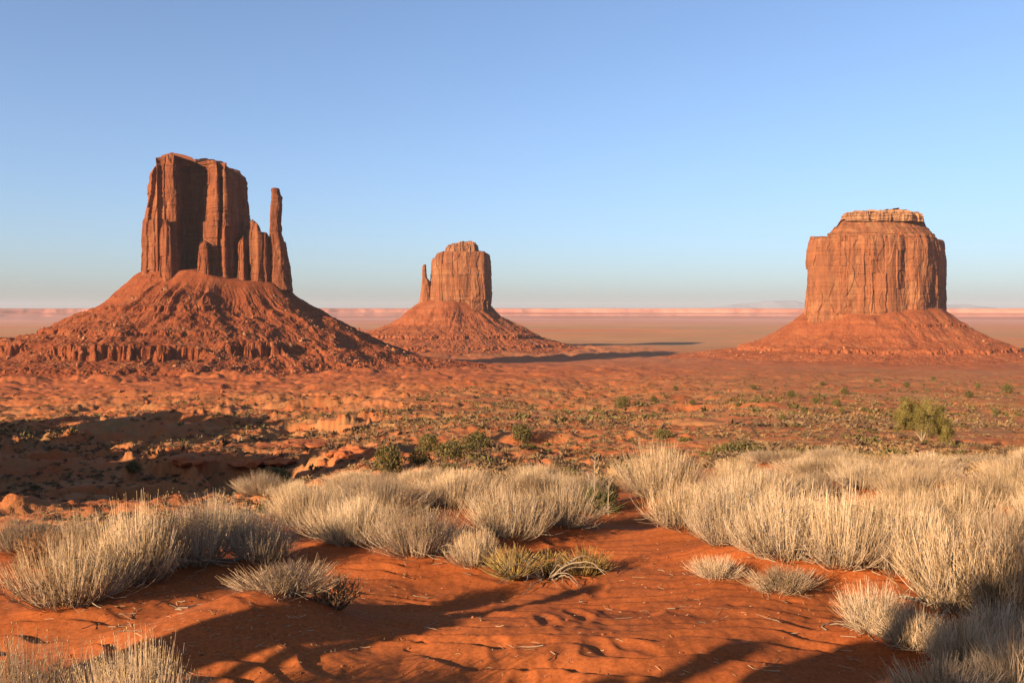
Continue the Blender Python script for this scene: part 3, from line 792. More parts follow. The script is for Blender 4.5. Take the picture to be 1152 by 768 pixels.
# ------------------------------------------------------------------ dry bushes of the foreground
def dry_bush(seed, rad=0.5, hgt=0.62, n=300, forks=3, lean=0.0, stiff=0.78, th=0.0018, heads=0.35, wild=1.0):
    """one bush: stems that fan out of a woody base and turn upright, forking near the tips"""
    r = np.random.default_rng(seed)
    phi = r.uniform(0, 2 * np.pi, n)
    q = np.sqrt(r.uniform(0, 1, n))
    b = 0.30 * rad * q
    bx, by = b * np.cos(phi + r.normal(0, .3, n)), b * np.sin(phi + r.normal(0, .3, n))
    lump = 1 + 0.28 * np.sin(phi * 2 + r.uniform(0, 6)) + 0.16 * np.sin(phi * 5 + r.uniform(0, 6))
    re = rad * q * lump * r.uniform(0.85, 1.12, n)
    ze = hgt * (1 - 0.52 * (q ** 2.2)) * r.uniform(0.60, 1.04, n) * (1 + 0.13 * np.sin(phi * 3 + r.uniform(0, 6)) * q + 0.10 * np.sin(bx * 22 + r.uniform(0, 6)))
    tipa = phi + r.normal(0, 0.22, n)
    ex = re * np.cos(tipa) + lean * ze; ey = re * np.sin(tipa)
    P0 = np.stack([bx, by, np.full(n, -0.04)], 1); P2 = np.stack([ex, ey, ze], 1)
    k = stiff + r.uniform(-.15, .15, n)
    P1 = np.stack([bx + (ex - bx) * k, by + (ey - by) * k, ze * (0.24 + 0.22 * (1 - q)) + r.normal(0, .02, n)], 1)
    t = np.linspace(0, 1, 6)
    def bez(A, B, C, t): return (1 - t)[None, :, None] ** 2 * A[:, None] + 2 * ((1 - t) * t)[None, :, None] * B[:, None] + (t ** 2)[None, :, None] * C[:, None]
    main = bez(P0, P1, P2, t)
    jit = r.normal(0, 0.0035 * wild, main.shape); jit[:, 0] = 0; main = main + jit
    rm = th * np.array([1.5, 1.35, 1.15, 0.95, 0.75, 0.45])[None] * r.uniform(0.75, 1.3, (n, 1))
    tone = np.where(r.random(n) < 0.36, r.uniform(0, 0.25, n), r.uniform(0.3, 1.0, n))
    V, Q = tubes(main, rm, 3); T = np.repeat(tone, 18)
    allv, allq, allt = [V], [Q], [T]; off = len(V)
    tips = [main[:, -1]]
    for f in range(forks):
        tt = r.uniform(0.35, 0.8, n)
        i0 = (tt * 5).astype(int); fr = tt * 5 - i0
        S = main[np.arange(n), i0] * (1 - fr)[:, None] + main[np.arange(n), i0 + 1] * fr[:, None]
        d = main[:, -1] - main[:, -2]; d /= np.linalg.norm(d, axis=1, keepdims=True)
        side = r.normal(0, 0.24 * wild, (n, 3)); side[:, 2] = np.abs(side[:, 2]) * 0.3
        L = hgt * r.uniform(0.14, 0.36, n) * (1.05 - 0.4 * tt)
        E = S + (d + side) * L[:, None]
        E[:, 2] = np.maximum(E[:, 2], S[:, 2] + 0.01)
        Mi = S + (d * 0.35 + side * 0.75) * L[:, None] * 0.6
        G = bez(S, Mi, E, np.linspace(0, 1, 4))
        rf = th * np.array([0.85, 0.75, 0.6, 0.35])[None] * r.uniform(0.75, 1.25, (n, 1))
        V, Q = tubes(G, rf, 3)
        allv.append(V); allq.append(Q + off); allt.append(np.repeat(np.clip(tone + r.normal(0, .12, n), 0, 1), 12)); off += len(V)
        tips.append(E)
    stems = mesh_np("stems", np.concatenate(allv), np.concatenate(allq), mat=M_STRAW, attr=np.concatenate(allt))
    # dry flower heads
    tips = np.concatenate(tips); tips = tips[(r.random(len(tips)) < heads) & (tips[:, 2] > hgt * 0.45)]
    octv = np.array([[1, 0, 0], [0, 1, 0], [-1, 0, 0], [0, -1, 0], [0, 0, 1.5], [0, 0, -1.2]], float)
    octf = np.array([[0, 1, 4], [1, 2, 4], [2, 3, 4], [3, 0, 4], [1, 0, 5], [2, 1, 5], [3, 2, 5], [0, 3, 5]])
    s = r.uniform(0.0032, 0.0065, len(tips))
    hv = (octv[None] * s[:, None, None] + tips[:, None]).reshape(-1, 3); hf = (octf[None] + (np.arange(len(tips)) * 6)[:, None, None]).reshape(-1, 3)
    headm = mesh_np("seed_heads", hv, tris=hf, mat=M_SEED, attr=np.repeat(r.uniform(0, 1, len(tips)), 6))
    # woody base branches, some of them dead and lying outward
    nb = 26
    a = r.uniform(0, 2 * np.pi, nb); L = rad * r.uniform(0.4, 1.15, nb)
    s = np.linspace(0, 1, 8)
    bend = np.cumsum(r.normal(0, 0.16, (nb, 8)), 1)
    X = L[:, None] * s * np.cos(a[:, None] + bend * s); Y = L[:, None] * s * np.sin(a[:, None] + bend * s)
    up = hgt * r.uniform(0.02, 0.28, nb)
    Z = 0.015 + up[:, None] * np.sin(s * np.pi * r.uniform(0.5, 1.0, nb)[:, None]) + r.normal(0, .012, (nb, 8))
    V, Q = tubes(np.stack([X, Y, Z], -1), np.linspace(0.0075, 0.0022, 8)[None] * r.uniform(.6, 1.3, (nb, 1)), 4)
    wood = mesh_np("base_branches", V, Q, mat=M_TWIG, attr=np.repeat(r.uniform(0, 1, nb), 32))
    return stems, headm, wood

BV = [dry_bush(100 + i, 0.5, 0.62, 560, 3, th=0.0017) for i in range(5)]
BL = [dry_bush(110 + i, 0.8, 0.90, 1000, 3, th=0.0020) for i in range(3)]      # larger plants
BB = [dry_bush(120 + i, 0.5, 0.50, 420, 3, th=0.0022, stiff=0.62, heads=0.05, wild=2.1) for i in range(2)]   # coarse, looser
BUSHES = []   # (px, py of the base, px width, py of the top, label, kind)
L1 = "broad dry bush of pale straw stems "
def add_b(px, py, w, top, label, kind=0, group=None): BUSHES.append((px, py, w, top, label, kind, group))
# the big clump on the left
add_b(78, 692, 128, 604, "dry straw bush low on the left, half in shade, below the tallest left clump")
add_b(150, 668, 130, 566, "tallest straw-coloured bush of the left clump, topped with dry seed heads")
add_b(218, 650, 118, 560, "dense straw bush in the middle of the left clump, between taller and rounder ones")
add_b(292, 640, 108, 578, "rounded straw bush at the right end of the left clump, over bare red sand")
add_b(250, 622, 110, 560, "straw bush behind the left clump, only its top showing")
add_b(100, 640, 80, 572, "thin straw bush at the back of the left clump, beside reddish twigs")
add_b(24, 624, 90, 584, "shaded grey-brown bush at the left edge behind the straw clump")
# bottom left corner
add_b(30, 860, 170, 708, "sparse straw bush cut by the frame in the bottom left corner")
add_b(150, 868, 160, 702, "straw bush with tall thin seed stalks at the bottom edge, below the sunlit sand")
add_b(230, 850, 60, 752, "few loose straw stalks at the bottom edge, rightmost of the corner bushes")
# the low clump on the sunlit sand
add_b(322, 694, 112, 650, "low bleached bush alone on the sunlit sand, with bare upright sticks", 1)
# the middle clump
add_b(400, 622, 130, 560, "straw bush at the left front of the middle clump, above deep shade")
add_b(470, 632, 118, 566, "broad straw bush at the centre front of the middle clump")
add_b(532, 640, 62, 592, "small leaning straw bush at the right front of the middle clump")
add_b(345, 600, 120, 548, "straw bush between the left and middle clumps, its foot in shade")
add_b(425, 588, 120, 540, "straw bush behind the middle clump, on the dune crest")
add_b(510, 578, 110, 536, "pale straw bush on the crest behind the shaded one")
add_b(572, 612, 112, 548, "straw bush whose front half lies in a person's dark shadow")
add_b(628, 600, 96, 542, "straw bush beside the sandy path, right of the shaded bush")
add_b(600, 578, 96, 534, "straw bush on the crest directly above the shaded bush")
add_b(660, 572, 70, 532, "narrow straw bush on the crest next to the yucca")
add_b(745, 566, 100, 500, "tall pale bush standing alone where the path crosses the crest")
# right mass, front row
add_b(768, 606, 100, 548, "straw bush on the right side of the path, leftmost of the right thicket")
add_b(818, 628, 118, 548, "straw bush at the front of the right thicket, above curled dead branches")
add_b(884, 648, 122, 556, "dense straw bush in the front row of the right thicket")
add_b(945, 656, 122, 560, "straw bush in the front row, behind the small half-shaded bush")
add_b(806, 656, 64, 628, "little tangle of curled dead branches on sand beside the path", 1)
add_b(880, 672, 84, 640, "low tangle of dead branches at the foot of the right thicket", 1)
add_b(985, 722, 104, 660, "small dry bush on the sand at right with its top in a round shadow", 1)
add_b(1075, 704, 150, 590, "largest and coarsest straw bush, spreading wide stems on the right", 1)
add_b(1135, 716, 150, 592, "coarse straw bush at the right edge crossed by a vertical shadow", 1)
add_b(1010, 660, 120, 560, "straw bush left of the largest coarse bush on the right")
add_b(1060, 806, 130, 742, "shaded bush with arching stems at the bottom edge, right of centre", 1)
add_b(1085, 770, 120, 700, "half-shaded bush just above the bottom edge, below the largest coarse bush", 1)
add_b(1035, 745, 100, 690, "grey-straw bush behind the shaded arching one, under the largest coarse bush", 1)
add_b(1118, 752, 110, 680, "shaded straw bush tucked under the bush crossed by a vertical shadow", 1)
add_b(1145, 800, 130, 700, "coarse straw bush cut by the bottom right corner of the frame", 1)
# the thicket behind: rows that nothing tells apart
RG = "straw bushes massed on the dune at right"; RL = "pale straw bush within the dense thicket filling the right of the dune"
_r = np.random.default_rng(77)
for (py, x0, x1, step, hh) in ((641, 850, 1010, 56, 58), (622, 840, 1330, 54, 62), (600, 800, 1330, 56, 52), (580, 770, 1180, 48, 44), (563, 780, 1300, 44, 36), (549, 800, 1180, 42, 30), (537, 830, 1300, 40, 25), (528, 850, 1180, 38, 21)):
    for x in np.arange(x0, x1, step):
        px = x + _r.uniform(-.35, .35) * step
        if px < 800 and py < 600: continue
        yy = py + _r.uniform(-6, 6)
        if _r.random() < (0.12 if py > 590 else 0.24): continue
        add_b(px, yy, step * _r.uniform(1.3, 1.9), yy - hh * _r.uniform(0.6, 1.1), RL, 0, RG)
CG = "straw bushes along the dune crest"; CL = "small straw bush in the far row along the crest, left of the path"
for (py, x0, x1, step, hh) in ((560, 300, 660, 42, 26), (549, 390, 660, 38, 20)):
    for x in np.arange(x0, x1, step):
        px = x + _r.uniform(-.3, .3) * step; yy = py + _r.uniform(-4, 4)
        if px > 640: continue
        add_b(px, yy, step * _r.uniform(1.3, 1.8), yy - hh * _r.uniform(0.8, 1.15), CL, 0, CG)

BP = []
MOUNDS += [(-1.50, 4.85, 0.50, 0.17), (-0.45, 5.75, 0.75, -0.13)]     # hump and dip shaped into the sand so the lee side falls in shade
for b in BUSHES:
    X, Y, d = hit(b[0], b[1])
    w = b[2] / F * Y; h = (b[1] - b[3]) / F * Y * 0.96
    BP.append((X, Y, d, w, h))
    MOUNDS.append((X, Y, max(0.25, w * 0.55), min(0.10, 0.10 * w)))

# ------------------------------------------------------------------ ground sheet
def build_ground():
    a_d = np.radians(np.linspace(-38, 38, 800))
    a_c = np.radians(np.linspace(38, 322, 110)[1:-1])
    az = np.concatenate([a_d, a_c]); na = len(az)
    r = np.concatenate([np.exp(np.linspace(math.log(0.5), math.log(3.0), 30))[:-1],
                        np.exp(np.linspace(math.log(3.0), math.log(20), 520))[:-1],
                        np.exp(np.linspace(math.log(20), math.log(1500), 640))[:-1],
                        np.exp(np.linspace(math.log(1500), math.log(46000), 210))])
    X = r[:, None] * np.sin(az)[None]; Y = r[:, None] * np.cos(az)[None]
    Z = ground(X, Y) + ripples(X, Y)
    V = np.stack([X, Y, Z], -1).reshape(-1, 3)
    q = grid_quads(len(r), na, True)[:, ::-1]
    V = np.vstack([V, [[0, 0, -1.645]]])
    c = len(V) - 1; i = np.arange(na)
    t = np.stack([np.full(na, c), (i + 1) % na, i], 1)
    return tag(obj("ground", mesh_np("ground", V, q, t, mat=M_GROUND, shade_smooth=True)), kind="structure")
build_ground()

# ------------------------------------------------------------------ haze
hm = bpy.data.materials.new("thin_dry_haze"); hm.use_nodes = True
ht = hm.node_tree
for nd in list(ht.nodes):
    if nd.type == 'BSDF_PRINCIPLED': ht.nodes.remove(nd)
pv = ht.nodes.new("ShaderNodeVolumePrincipled")
pv.inputs["Color"].default_value = (0.54, 0.60, 0.69, 1)
pv.inputs["Density"].default_value = HAZE
pv.inputs["Anisotropy"].default_value = 0.0
ht.links.new(pv.outputs[0], ht.nodes["Material Output"].inputs["Volume"])
hv = np.array([(sx * 47000, sy * 47000, z) for z in (-135, 420) for sx, sy in ((-1, -1), (1, -1), (1, 1), (-1, 1))], float)
hq = [(0, 3, 2, 1), (4, 5, 6, 7), (0, 1, 5, 4), (1, 2, 6, 5), (2, 3, 7, 6), (3, 0, 4, 7)]
tag(obj("haze", mesh_np("haze", hv, hq, mat=hm)), kind="stuff")

# ------------------------------------------------------------------ bushes, placed
def put_bush(i):
    px, py, w_, t_, label, kind, group = BUSHES[i]
    X, Y, d, w, h = BP[i]
    big = kind == 0 and w > 0.95
    sx = w / (1.62 if big else 1.02); sz = h / (0.90 if big else 0.62 if kind == 0 else 0.50)
    sz = min(max(sz, 0.35), 2.2)
    z = float(ground(np.array([X]), np.array([Y]))[0])
    t = empty("dry_bush", (X, Y, z - 0.01), label, "bush", group, _r.uniform(0, 6.28), (sx * _r.uniform(.95, 1.1), sx * _r.uniform(.95, 1.1), sz))
    me = BL if big else (BV if kind == 0 else BB)
    st, hd, wd = me[int(_r.integers(len(me)))]
    obj("stems", st, t); obj("base_branches", wd, t)
    if kind == 0: obj("seed_heads", hd, t)["kind"] = "stuff"
for i in range(len(BUSHES)): put_bush(i)

def zg(x, y): return float(ground(np.array([x]), np.array([y]))[0])

# reddish twigs beside the low bush on the sand, and at the back of the left clump
def twig_bush(name, px, py, w, hpx, label, mat, seed, n=60, arch=0.5, partname="twigs", cat="bush", spread=1.0, th=0.0035):
    X, Y, d = hit(px, py); r = np.random.default_rng(seed)
    rad = w / F * Y / 2; h = hpx / F * Y
    t = empty(name, (X, Y, zg(X, Y)), label, cat)
    a = r.uniform(0, 2 * np.pi, n); q = np.sqrt(r.uniform(0, 1, n))
    ex = rad * q * np.cos(a) * spread; ey = rad * q * np.sin(a) * spread; ez = h * r.uniform(0.4, 1.05, n) * (1 - 0.5 * q ** 2)
    s = np.linspace(0, 1, 6)
    P = np.stack([ex[:, None] * s ** (1 - 0.4 * arch), ey[:, None] * s ** (1 - 0.4 * arch), ez[:, None] * s - 0.02 * (1 - s)], -1)
    P = P + np.cumsum(r.normal(0, 0.012, P.shape), 1) * (s[None, :, None])
    V, Q = tubes(P, th * np.linspace(1.3, 0.5, 6)[None] * r.uniform(.6, 1.3, (n, 1)), 3)
    vs, qs, tn = [V], [Q], [np.repeat(r.uniform(0, 1, n), 18)]; off = len(V)
    for f in range(3):
        i0 = r.integers(2, 5, n); S = P[np.arange(n), i0]
        E = S + np.stack([r.normal(0, .09, n) * rad / .4, r.normal(0, .09, n) * rad / .4, h * r.uniform(.05, .35, n)], 1)
        mid = (S + E) / 2 + r.normal(0, .012, (n, 3))
        V, Q = tubes(np.stack([S, mid, E], 1), th * np.array([.8, .6, .35])[None].repeat(n, 0), 3)
        vs.append(V); qs.append(Q + off); tn.append(np.repeat(r.uniform(0, 1, n), 9)); off += len(V)
    obj(partname, mesh_np(partname, np.concatenate(vs), np.concatenate(qs), mat=mat, attr=np.concatenate(tn)), t)
    return t, rad, h
twig_bush("twiggy_bush", 378, 690, 66, 46, "reddish bare twigs at the right end of the low bleached bush", M_RTWIG, 201, 70)
twig_bush("twiggy_bush", 52, 640, 70, 50, "rusty brown twiggy bush at the left edge beside the straw clump", M_RTWIG, 202, 160)
twig_bush("twiggy_bush", 1075, 583, 50, 22, "rusty brown low bush half buried in the right thicket", M_RTWIG, 203, 110)

# the gnarled plant where the path narrows
X, Y, d = hit(614, 648)
t = empty("gnarled_bush", (X, Y, zg(X, Y)), "low gnarled bush with bleached bent branches and two ochre tufts beside the path", "bush")
r = np.random.default_rng(210)
def gnarl(L, a, up, n=9, wig=0.35):
    s = np.linspace(0, 1, n); an = a + np.cumsum(r.normal(0, wig, n)) * 0.5
    dx = np.cumsum(np.cos(an)) * L / n; dy = np.cumsum(np.sin(an)) * L / n
    z = up * np.sin(s * np.pi * 0.8) + np.cumsum(r.normal(0, .008, n)) + 0.02
    return np.stack([dx, dy, z], -1)
P = np.stack([gnarl(r.uniform(.25, .5), a, r.uniform(.03, .16)) for a in np.concatenate([r.uniform(-.8, .8, 11), r.uniform(2.4, 3.8, 9), r.uniform(-2.4, -.8, 6)])])
V, Q = tubes(P, np.linspace(0.0065, 0.0022, 9)[None] * r.uniform(.6, 1.2, (len(P), 1)), 5)
obj("branches", mesh_np("branches", V, Q, mat=M_TWIG, attr=np.repeat(r.uniform(.1, .75, len(P)), 45)), t)
for (ox, oy, rad, hh, nn) in ((-0.24, 0.02, 0.25, 0.28, 300), (0.30, 0.06, 0.24, 0.26, 260), (0.02, 0.12, 0.18, 0.22, 140)):
    a = r.uniform(0, 2 * np.pi, nn); q = np.sqrt(r.uniform(0, 1, nn)); s = np.linspace(0, 1, 5)
    E = np.stack([rad * q * np.cos(a), rad * q * np.sin(a), hh * r.uniform(.5, 1.05, nn) * (1 - .4 * q)], 1)
    P = E[:, None] * s[None, :, None]; P[..., 2] *= s[None] ** .3; P = P + np.array([ox, oy, 0.0]) + np.cumsum(r.normal(0, .006, (nn, 5, 3)), 1)
    V, Q = tubes(P, np.linspace(.0028, .0014, 5)[None].repeat(nn, 0), 3)
    obj("tuft", mesh_np("tuft", V, Q, mat=M_OCHRE, attr=np.repeat(r.uniform(0, 1, nn), 15)), t)

# yucca with dry flower stalks on the crest
X, Y, d = hit(672, 578)
t = empty("yucca_plant", (X, Y, zg(X, Y)), "dark spiky yucca with tall pale dried flower stalks beside the path", "plant")
k = Y / F
n = 150; a = r.uniform(0, 2 * np.pi, n); el = r.uniform(0.15, 1.45, n); L = 34 * k * r.uniform(.7, 1.1, n); s = np.linspace(0, 1, 4)
dirv = np.stack([np.cos(a) * np.cos(el), np.sin(a) * np.cos(el), np.sin(el)], 1)
P = dirv[:, None] * (L[:, None] * s)[..., None] + np.stack([r.normal(0, 6 * k, n), r.normal(0, 4 * k, n), np.zeros(n)], 1)[:, None]
V, Q = tubes(P, np.array([.008, .0075, .005, .001])[None].repeat(n, 0), 3)
obj("leaves", mesh_np("leaves", V, Q, mat=M_YUCCA, attr=np.repeat(r.uniform(0, 1, n), 12)), t)
for (dx, dy, hpx) in ((-3, -.05, 64), (-9, .05, 46), (10, -.3, 46)):
    H = hpx * k; s = np.linspace(0, 1, 7)
    P = np.stack([dx * k + .01 * np.sin(s * 3 + dx), dy + 0 * s, H * s], -1)[None]
    V, Q = tubes(P, np.linspace(.008, .004, 7)[None], 5)
    vs, qs = [V], [Q]; off = len(V)
    m_ = 16; tt = r.uniform(.45, .98, m_); aa = r.uniform(0, 6.28, m_)
    S = np.stack([dx * k + 0 * tt, dy + 0 * tt, H * tt], 1); E = S + np.stack([np.cos(aa) * .045, np.sin(aa) * .045, np.full(m_, .045)], 1)
    V, Q = tubes(np.stack([S, (S + E) / 2, E], 1), np.array([.0025, .003, .005])[None].repeat(m_, 0), 4)
    vs.append(V); qs.append(Q + off)
    obj("flower_stalk", mesh_np("flower_stalk", np.concatenate(vs), np.concatenate(qs), mat=M_TWIG, attr=np.full(off + len(V), .6)), t)

# ------------------------------------------------------------------ leafy clumps
def leaf_clump(seed, n, size, flat=0.75, hollow=0.35, upright=0.15):
    r = np.random.default_rng(seed)
    v = r.normal(size=(n, 3)); v /= np.linalg.norm(v, axis=1, keepdims=True)
    lump = 1 + 0.30 * perlin3(v[:, 0] * 1.7, v[:, 1] * 1.7, v[:, 2] * 1.7, seed) + 0.18 * perlin3(v[:, 0] * 4, v[:, 1] * 4, v[:, 2] * 4, seed + 1)
    rad = (hollow + (1 - hollow) * r.uniform(0, 1, n) ** 0.55) * lump
    c = v * rad[:, None] * np.array([1, 1, flat * .55]) + np.array([0, 0, flat * .48])
    a = r.normal(size=(n, 3)) + v * 0.9 + np.array([0, 0, upright]); a /= np.linalg.norm(a, axis=1, keepdims=True)
    b = np.cross(a, r.normal(size=(n, 3))); b /= np.linalg.norm(b, axis=1, keepdims=True)
    s = size * r.uniform(.6, 1.3, n)[:, None]
    T = np.stack([c - b * s * .38, c + b * s * .38, c + a * s * 1.25], 1)
    return T.reshape(-1, 3), np.arange(n * 3).reshape(-1, 3)

def clump_mesh(name, seed, n, size, mat, **k):
    v, f = leaf_clump(seed, n, size, **k); r = np.random.default_rng(seed + 5)
    return mesh_np(name, v, tris=f, mat=mat, attr=np.repeat(r.uniform(0, 1, n), 3))

def stems_mesh(seed, n=14, h=0.6, rad=0.7, th=0.03):
    r = np.random.default_rng(seed); a = r.uniform(0, 6.28, n); q = r.uniform(.2, 1, n); s = np.linspace(0, 1, 5)
    P = np.stack([rad * q[:, None] * s * np.cos(a)[:, None], rad * q[:, None] * s * np.sin(a)[:, None], h * r.uniform(.6, 1, n)[:, None] * s ** .8 - .05], -1) + np.cumsum(r.normal(0, .02, (n, 5, 3)), 1)
    V, Q = tubes(P, np.linspace(th, th * .3, 5)[None].repeat(n, 0), 4)
    return mesh_np("branches", V, Q, mat=M_BARK, attr=np.repeat(r.uniform(0, 1, n), 20))

# the juniper at right
def juniper(X, Y, W, H, label, seed):
    r = np.random.default_rng(seed)
    t = empty("juniper_tree", (X, Y, zg(X, Y) - .05), label, "tree")
    base = np.array([0, 0, 0.0]); s = np.linspace(0, 1, 9)
    ends = [(-.62, .1, .55), (-.28, -.2, .72), (.06, 0.0, .86), (.38, .15, .66), (.62, -.1, .5), (-.1, .35, .75), (.2, -.35, .6)]
    for i, (ex, ey, ez) in enumerate(ends):
        P = np.stack([ex * W * s ** 1.25, ey * W * s ** 1.25, ez * H * s], -1) + np.cumsum(r.normal(0, .022, (9, 3)), 0)
        P[0] = (ex * .08, ey * .08, -.1)
        V, Q = tubes(P[None], np.linspace(.10 if i == 2 else .07, .018, 9)[None], 7)
        vs, qs = [V], [Q]; off = len(V)
        for j in range(7):
            S = P[r.integers(3, 9)]; E = S + r.normal(0, .28, 3) * np.array([1, 1, .5]) + np.array([0, 0, .25])
            V, Q = tubes(np.stack([S, (S + E) / 2 + r.normal(0, .04, 3), E])[None], np.array([[.022, .016, .007]]), 4)
            vs.append(V); qs.append(Q + off); off += len(V)
        obj("trunk" if i == 2 else "limb", mesh_np("trunk" if i == 2 else "limb", np.concatenate(vs), np.concatenate(qs), mat=M_BARK, attr=r.uniform(.3, 1, off)), t)
    # crown: many small sprays in clumps through an uneven, flat-bottomed dome
    C = []
    while len(C) < 150:
        p = r.uniform(-1, 1, 3)
        if np.hypot(p[0], p[1]) > 1: continue
        top = (1 - .55 * np.hypot(p[0] + .1, p[1]) ** 2.2) * (1 + .10 * math.sin(p[0] * 9 + 1) + .05 * math.sin(p[0] * 21))
        bot = .30 + .10 * math.sin(p[0] * 7) - (0.18 if p[0] > .35 else 0)
        z = bot + (top - bot) * r.uniform(0, 1) ** .8
        if r.random() < .5 and np.hypot(p[0], p[1]) < .6 and z < top * .7: continue
        C.append((p[0] * W, p[1] * W * .9, z * H))
    C = np.array(C); n = 380
    cs = r.uniform(.10, .21, len(C)) * W / .95
    v = r.normal(size=(len(C), n, 3)); v /= np.linalg.norm(v, axis=2, keepdims=True); v *= (r.uniform(0, 1, (len(C), n)) ** .45)[..., None] * cs[:, None, None] * np.array([1, 1, 1.25])
    c = (C[:, None] + v).reshape(-1, 3); N = len(c)
    a = r.normal(size=(N, 3)) * .8 + np.array([0, 0, .9]); a /= np.linalg.norm(a, axis=1, keepdims=True)
    b = np.cross(a, r.normal(size=(N, 3))); b /= np.linalg.norm(b, axis=1, keepdims=True); sz = r.uniform(.024, .055, N)[:, None]
    T = np.stack([c - b * sz * .5, c + b * sz * .5, c + a * sz * 1.6], 1).reshape(-1, 3)
    tone = np.clip(np.repeat(r.uniform(0.1, .9, len(C)), n) + r.normal(0, .18, N), 0, 1)
    obj("crown", mesh_np("crown", T, tris=np.arange(3 * N).reshape(-1, 3), mat=M_JUNI, attr=np.repeat(tone, 3)), t)
_X, _Y, _d = hit(1038, 497); _k = _Y / F
juniper(_X, _Y, 31 * _k, 51 * _k, "bushy olive-green juniper tree with a pale forked trunk on the right slope", 301)

# green shrubs of the middle distance
GS = [clump_mesh("foliage", 310 + i, 1500, .10, M_GREEN, flat=.95, hollow=.25) for i in range(3)]
ST = [stems_mesh(320 + i) for i in range(3)]
def leafy(name, px, py, wpx, hpx, label, group=None, me=GS, i=0, stems=True, cat="shrub"):
    X, Y, d = hit(px, py); k = Y / F
    sx = wpx * k / 2 / 1.02; sz = hpx * k / 1.0
    t = empty(name, (X, Y, zg(X, Y)), label, cat, group, random.uniform(0, 6.28), (sx, sx, sz))
    obj("foliage", me[i % len(me)], t)
    if stems: obj("branches", ST[i % 3], t)
for i, (px, py, w, h, lab) in enumerate([
        (437, 531, 36, 31, "round dark green shrub, left one of the mid-ground row behind the straw bushes"),
        (472, 524, 26, 20, "low olive shrub just right of the round dark green one"),
        (508, 515, 40, 20, "wide low green shrub in the middle of the mid-ground row"),
        (537, 507, 34, 23, "bright olive green shrub at the right end of the mid-ground row"),
        (587, 498, 24, 20, "lone dark green shrub right of the mid-ground row on red earth"),
        (482, 508, 24, 20, "thin grey-green shrub behind the low wide one"),
        (150, 534, 18, 13, "single green shrub in the dark shaded hollow on the left"),
        (308, 545, 40, 18, "yellow-green shrub behind the left straw clump, at the edge of the hollow"),
        (746, 494, 24, 12, "low green shrub beyond the tall pale bush"),
        (820, 516, 46, 18, "spreading olive shrub behind the right thicket, next to a red rock"),
        (680, 570, 34, 28, "dark green shrub crowding behind the yucca stalks"),
        (700, 458, 18, 12, "dark green shrub high on the open valley slope, above the tall pale bush")]):
    leafy("green_shrub", px, py, w, h, lab, None, GS, i)
DL = "small dark green round shrub dotted on the red slope at right"; DG = "dark shrubs dotted on the right slope"
for i, (px, py, s) in enumerate([(880, 474, 10), (917, 454, 9), (941, 457, 11), (947, 465, 8), (905, 466, 8), (890, 447, 10), (950, 444, 10), (972, 463, 7), (979, 473, 8), (848, 438, 7), (1016, 452, 8), (1020, 436, 8), (1133, 442, 14), (1090, 447, 10), (779, 456, 8), (1060, 462, 8), (1120, 466, 9), (1100, 436, 7), (830, 458, 7), (862, 452, 6), (925, 434, 6), (985, 430, 6), (1050, 428, 6), (760, 440, 7), (735, 452, 9)]):
    leafy("round_shrub", px, py, s, s * .8, DL, DG, GS, i, stems=False)

# ------------------------------------------------------------------ scrub of the valley floor
SG = [clump_mesh("scrub_bush", 340 + i, 420, .17, M_SAGE, flat=.7, hollow=.2) for i in range(4)]
OG = [clump_mesh("scrub_bush", 350 + i, 420, .17, M_GREEN, flat=.75, hollow=.2) for i in range(2)]
def tuft_mesh(seed, n=150):
    r = np.random.default_rng(seed); a = r.uniform(0, 6.28, n); q = r.uniform(.1, 1, n) ** .7
    B = np.stack([.35 * q * np.cos(a), .35 * q * np.sin(a), 0 * q - .05], 1); E = np.stack([q * np.cos(a + r.normal(0, .3, n)), q * np.sin(a + r.normal(0, .3, n)), (1.0 - .45 * q * q) * r.uniform(.6, 1.1, n)], 1)
    P = np.stack([B, B * .5 + E * .5 + np.array([0, 0, .10]), E], 1)
    V, Q = tubes(P, np.array([.030, .024, .008])[None].repeat(n, 0), 3)
    return V, Q, np.repeat(r.uniform(0, 1, n), 9)
TG = []
for i in range(4):
    V, Q, A = tuft_mesh(360 + i); TG.append(mesh_np("grass_tuft", V, Q, mat=M_TUFT, attr=A))

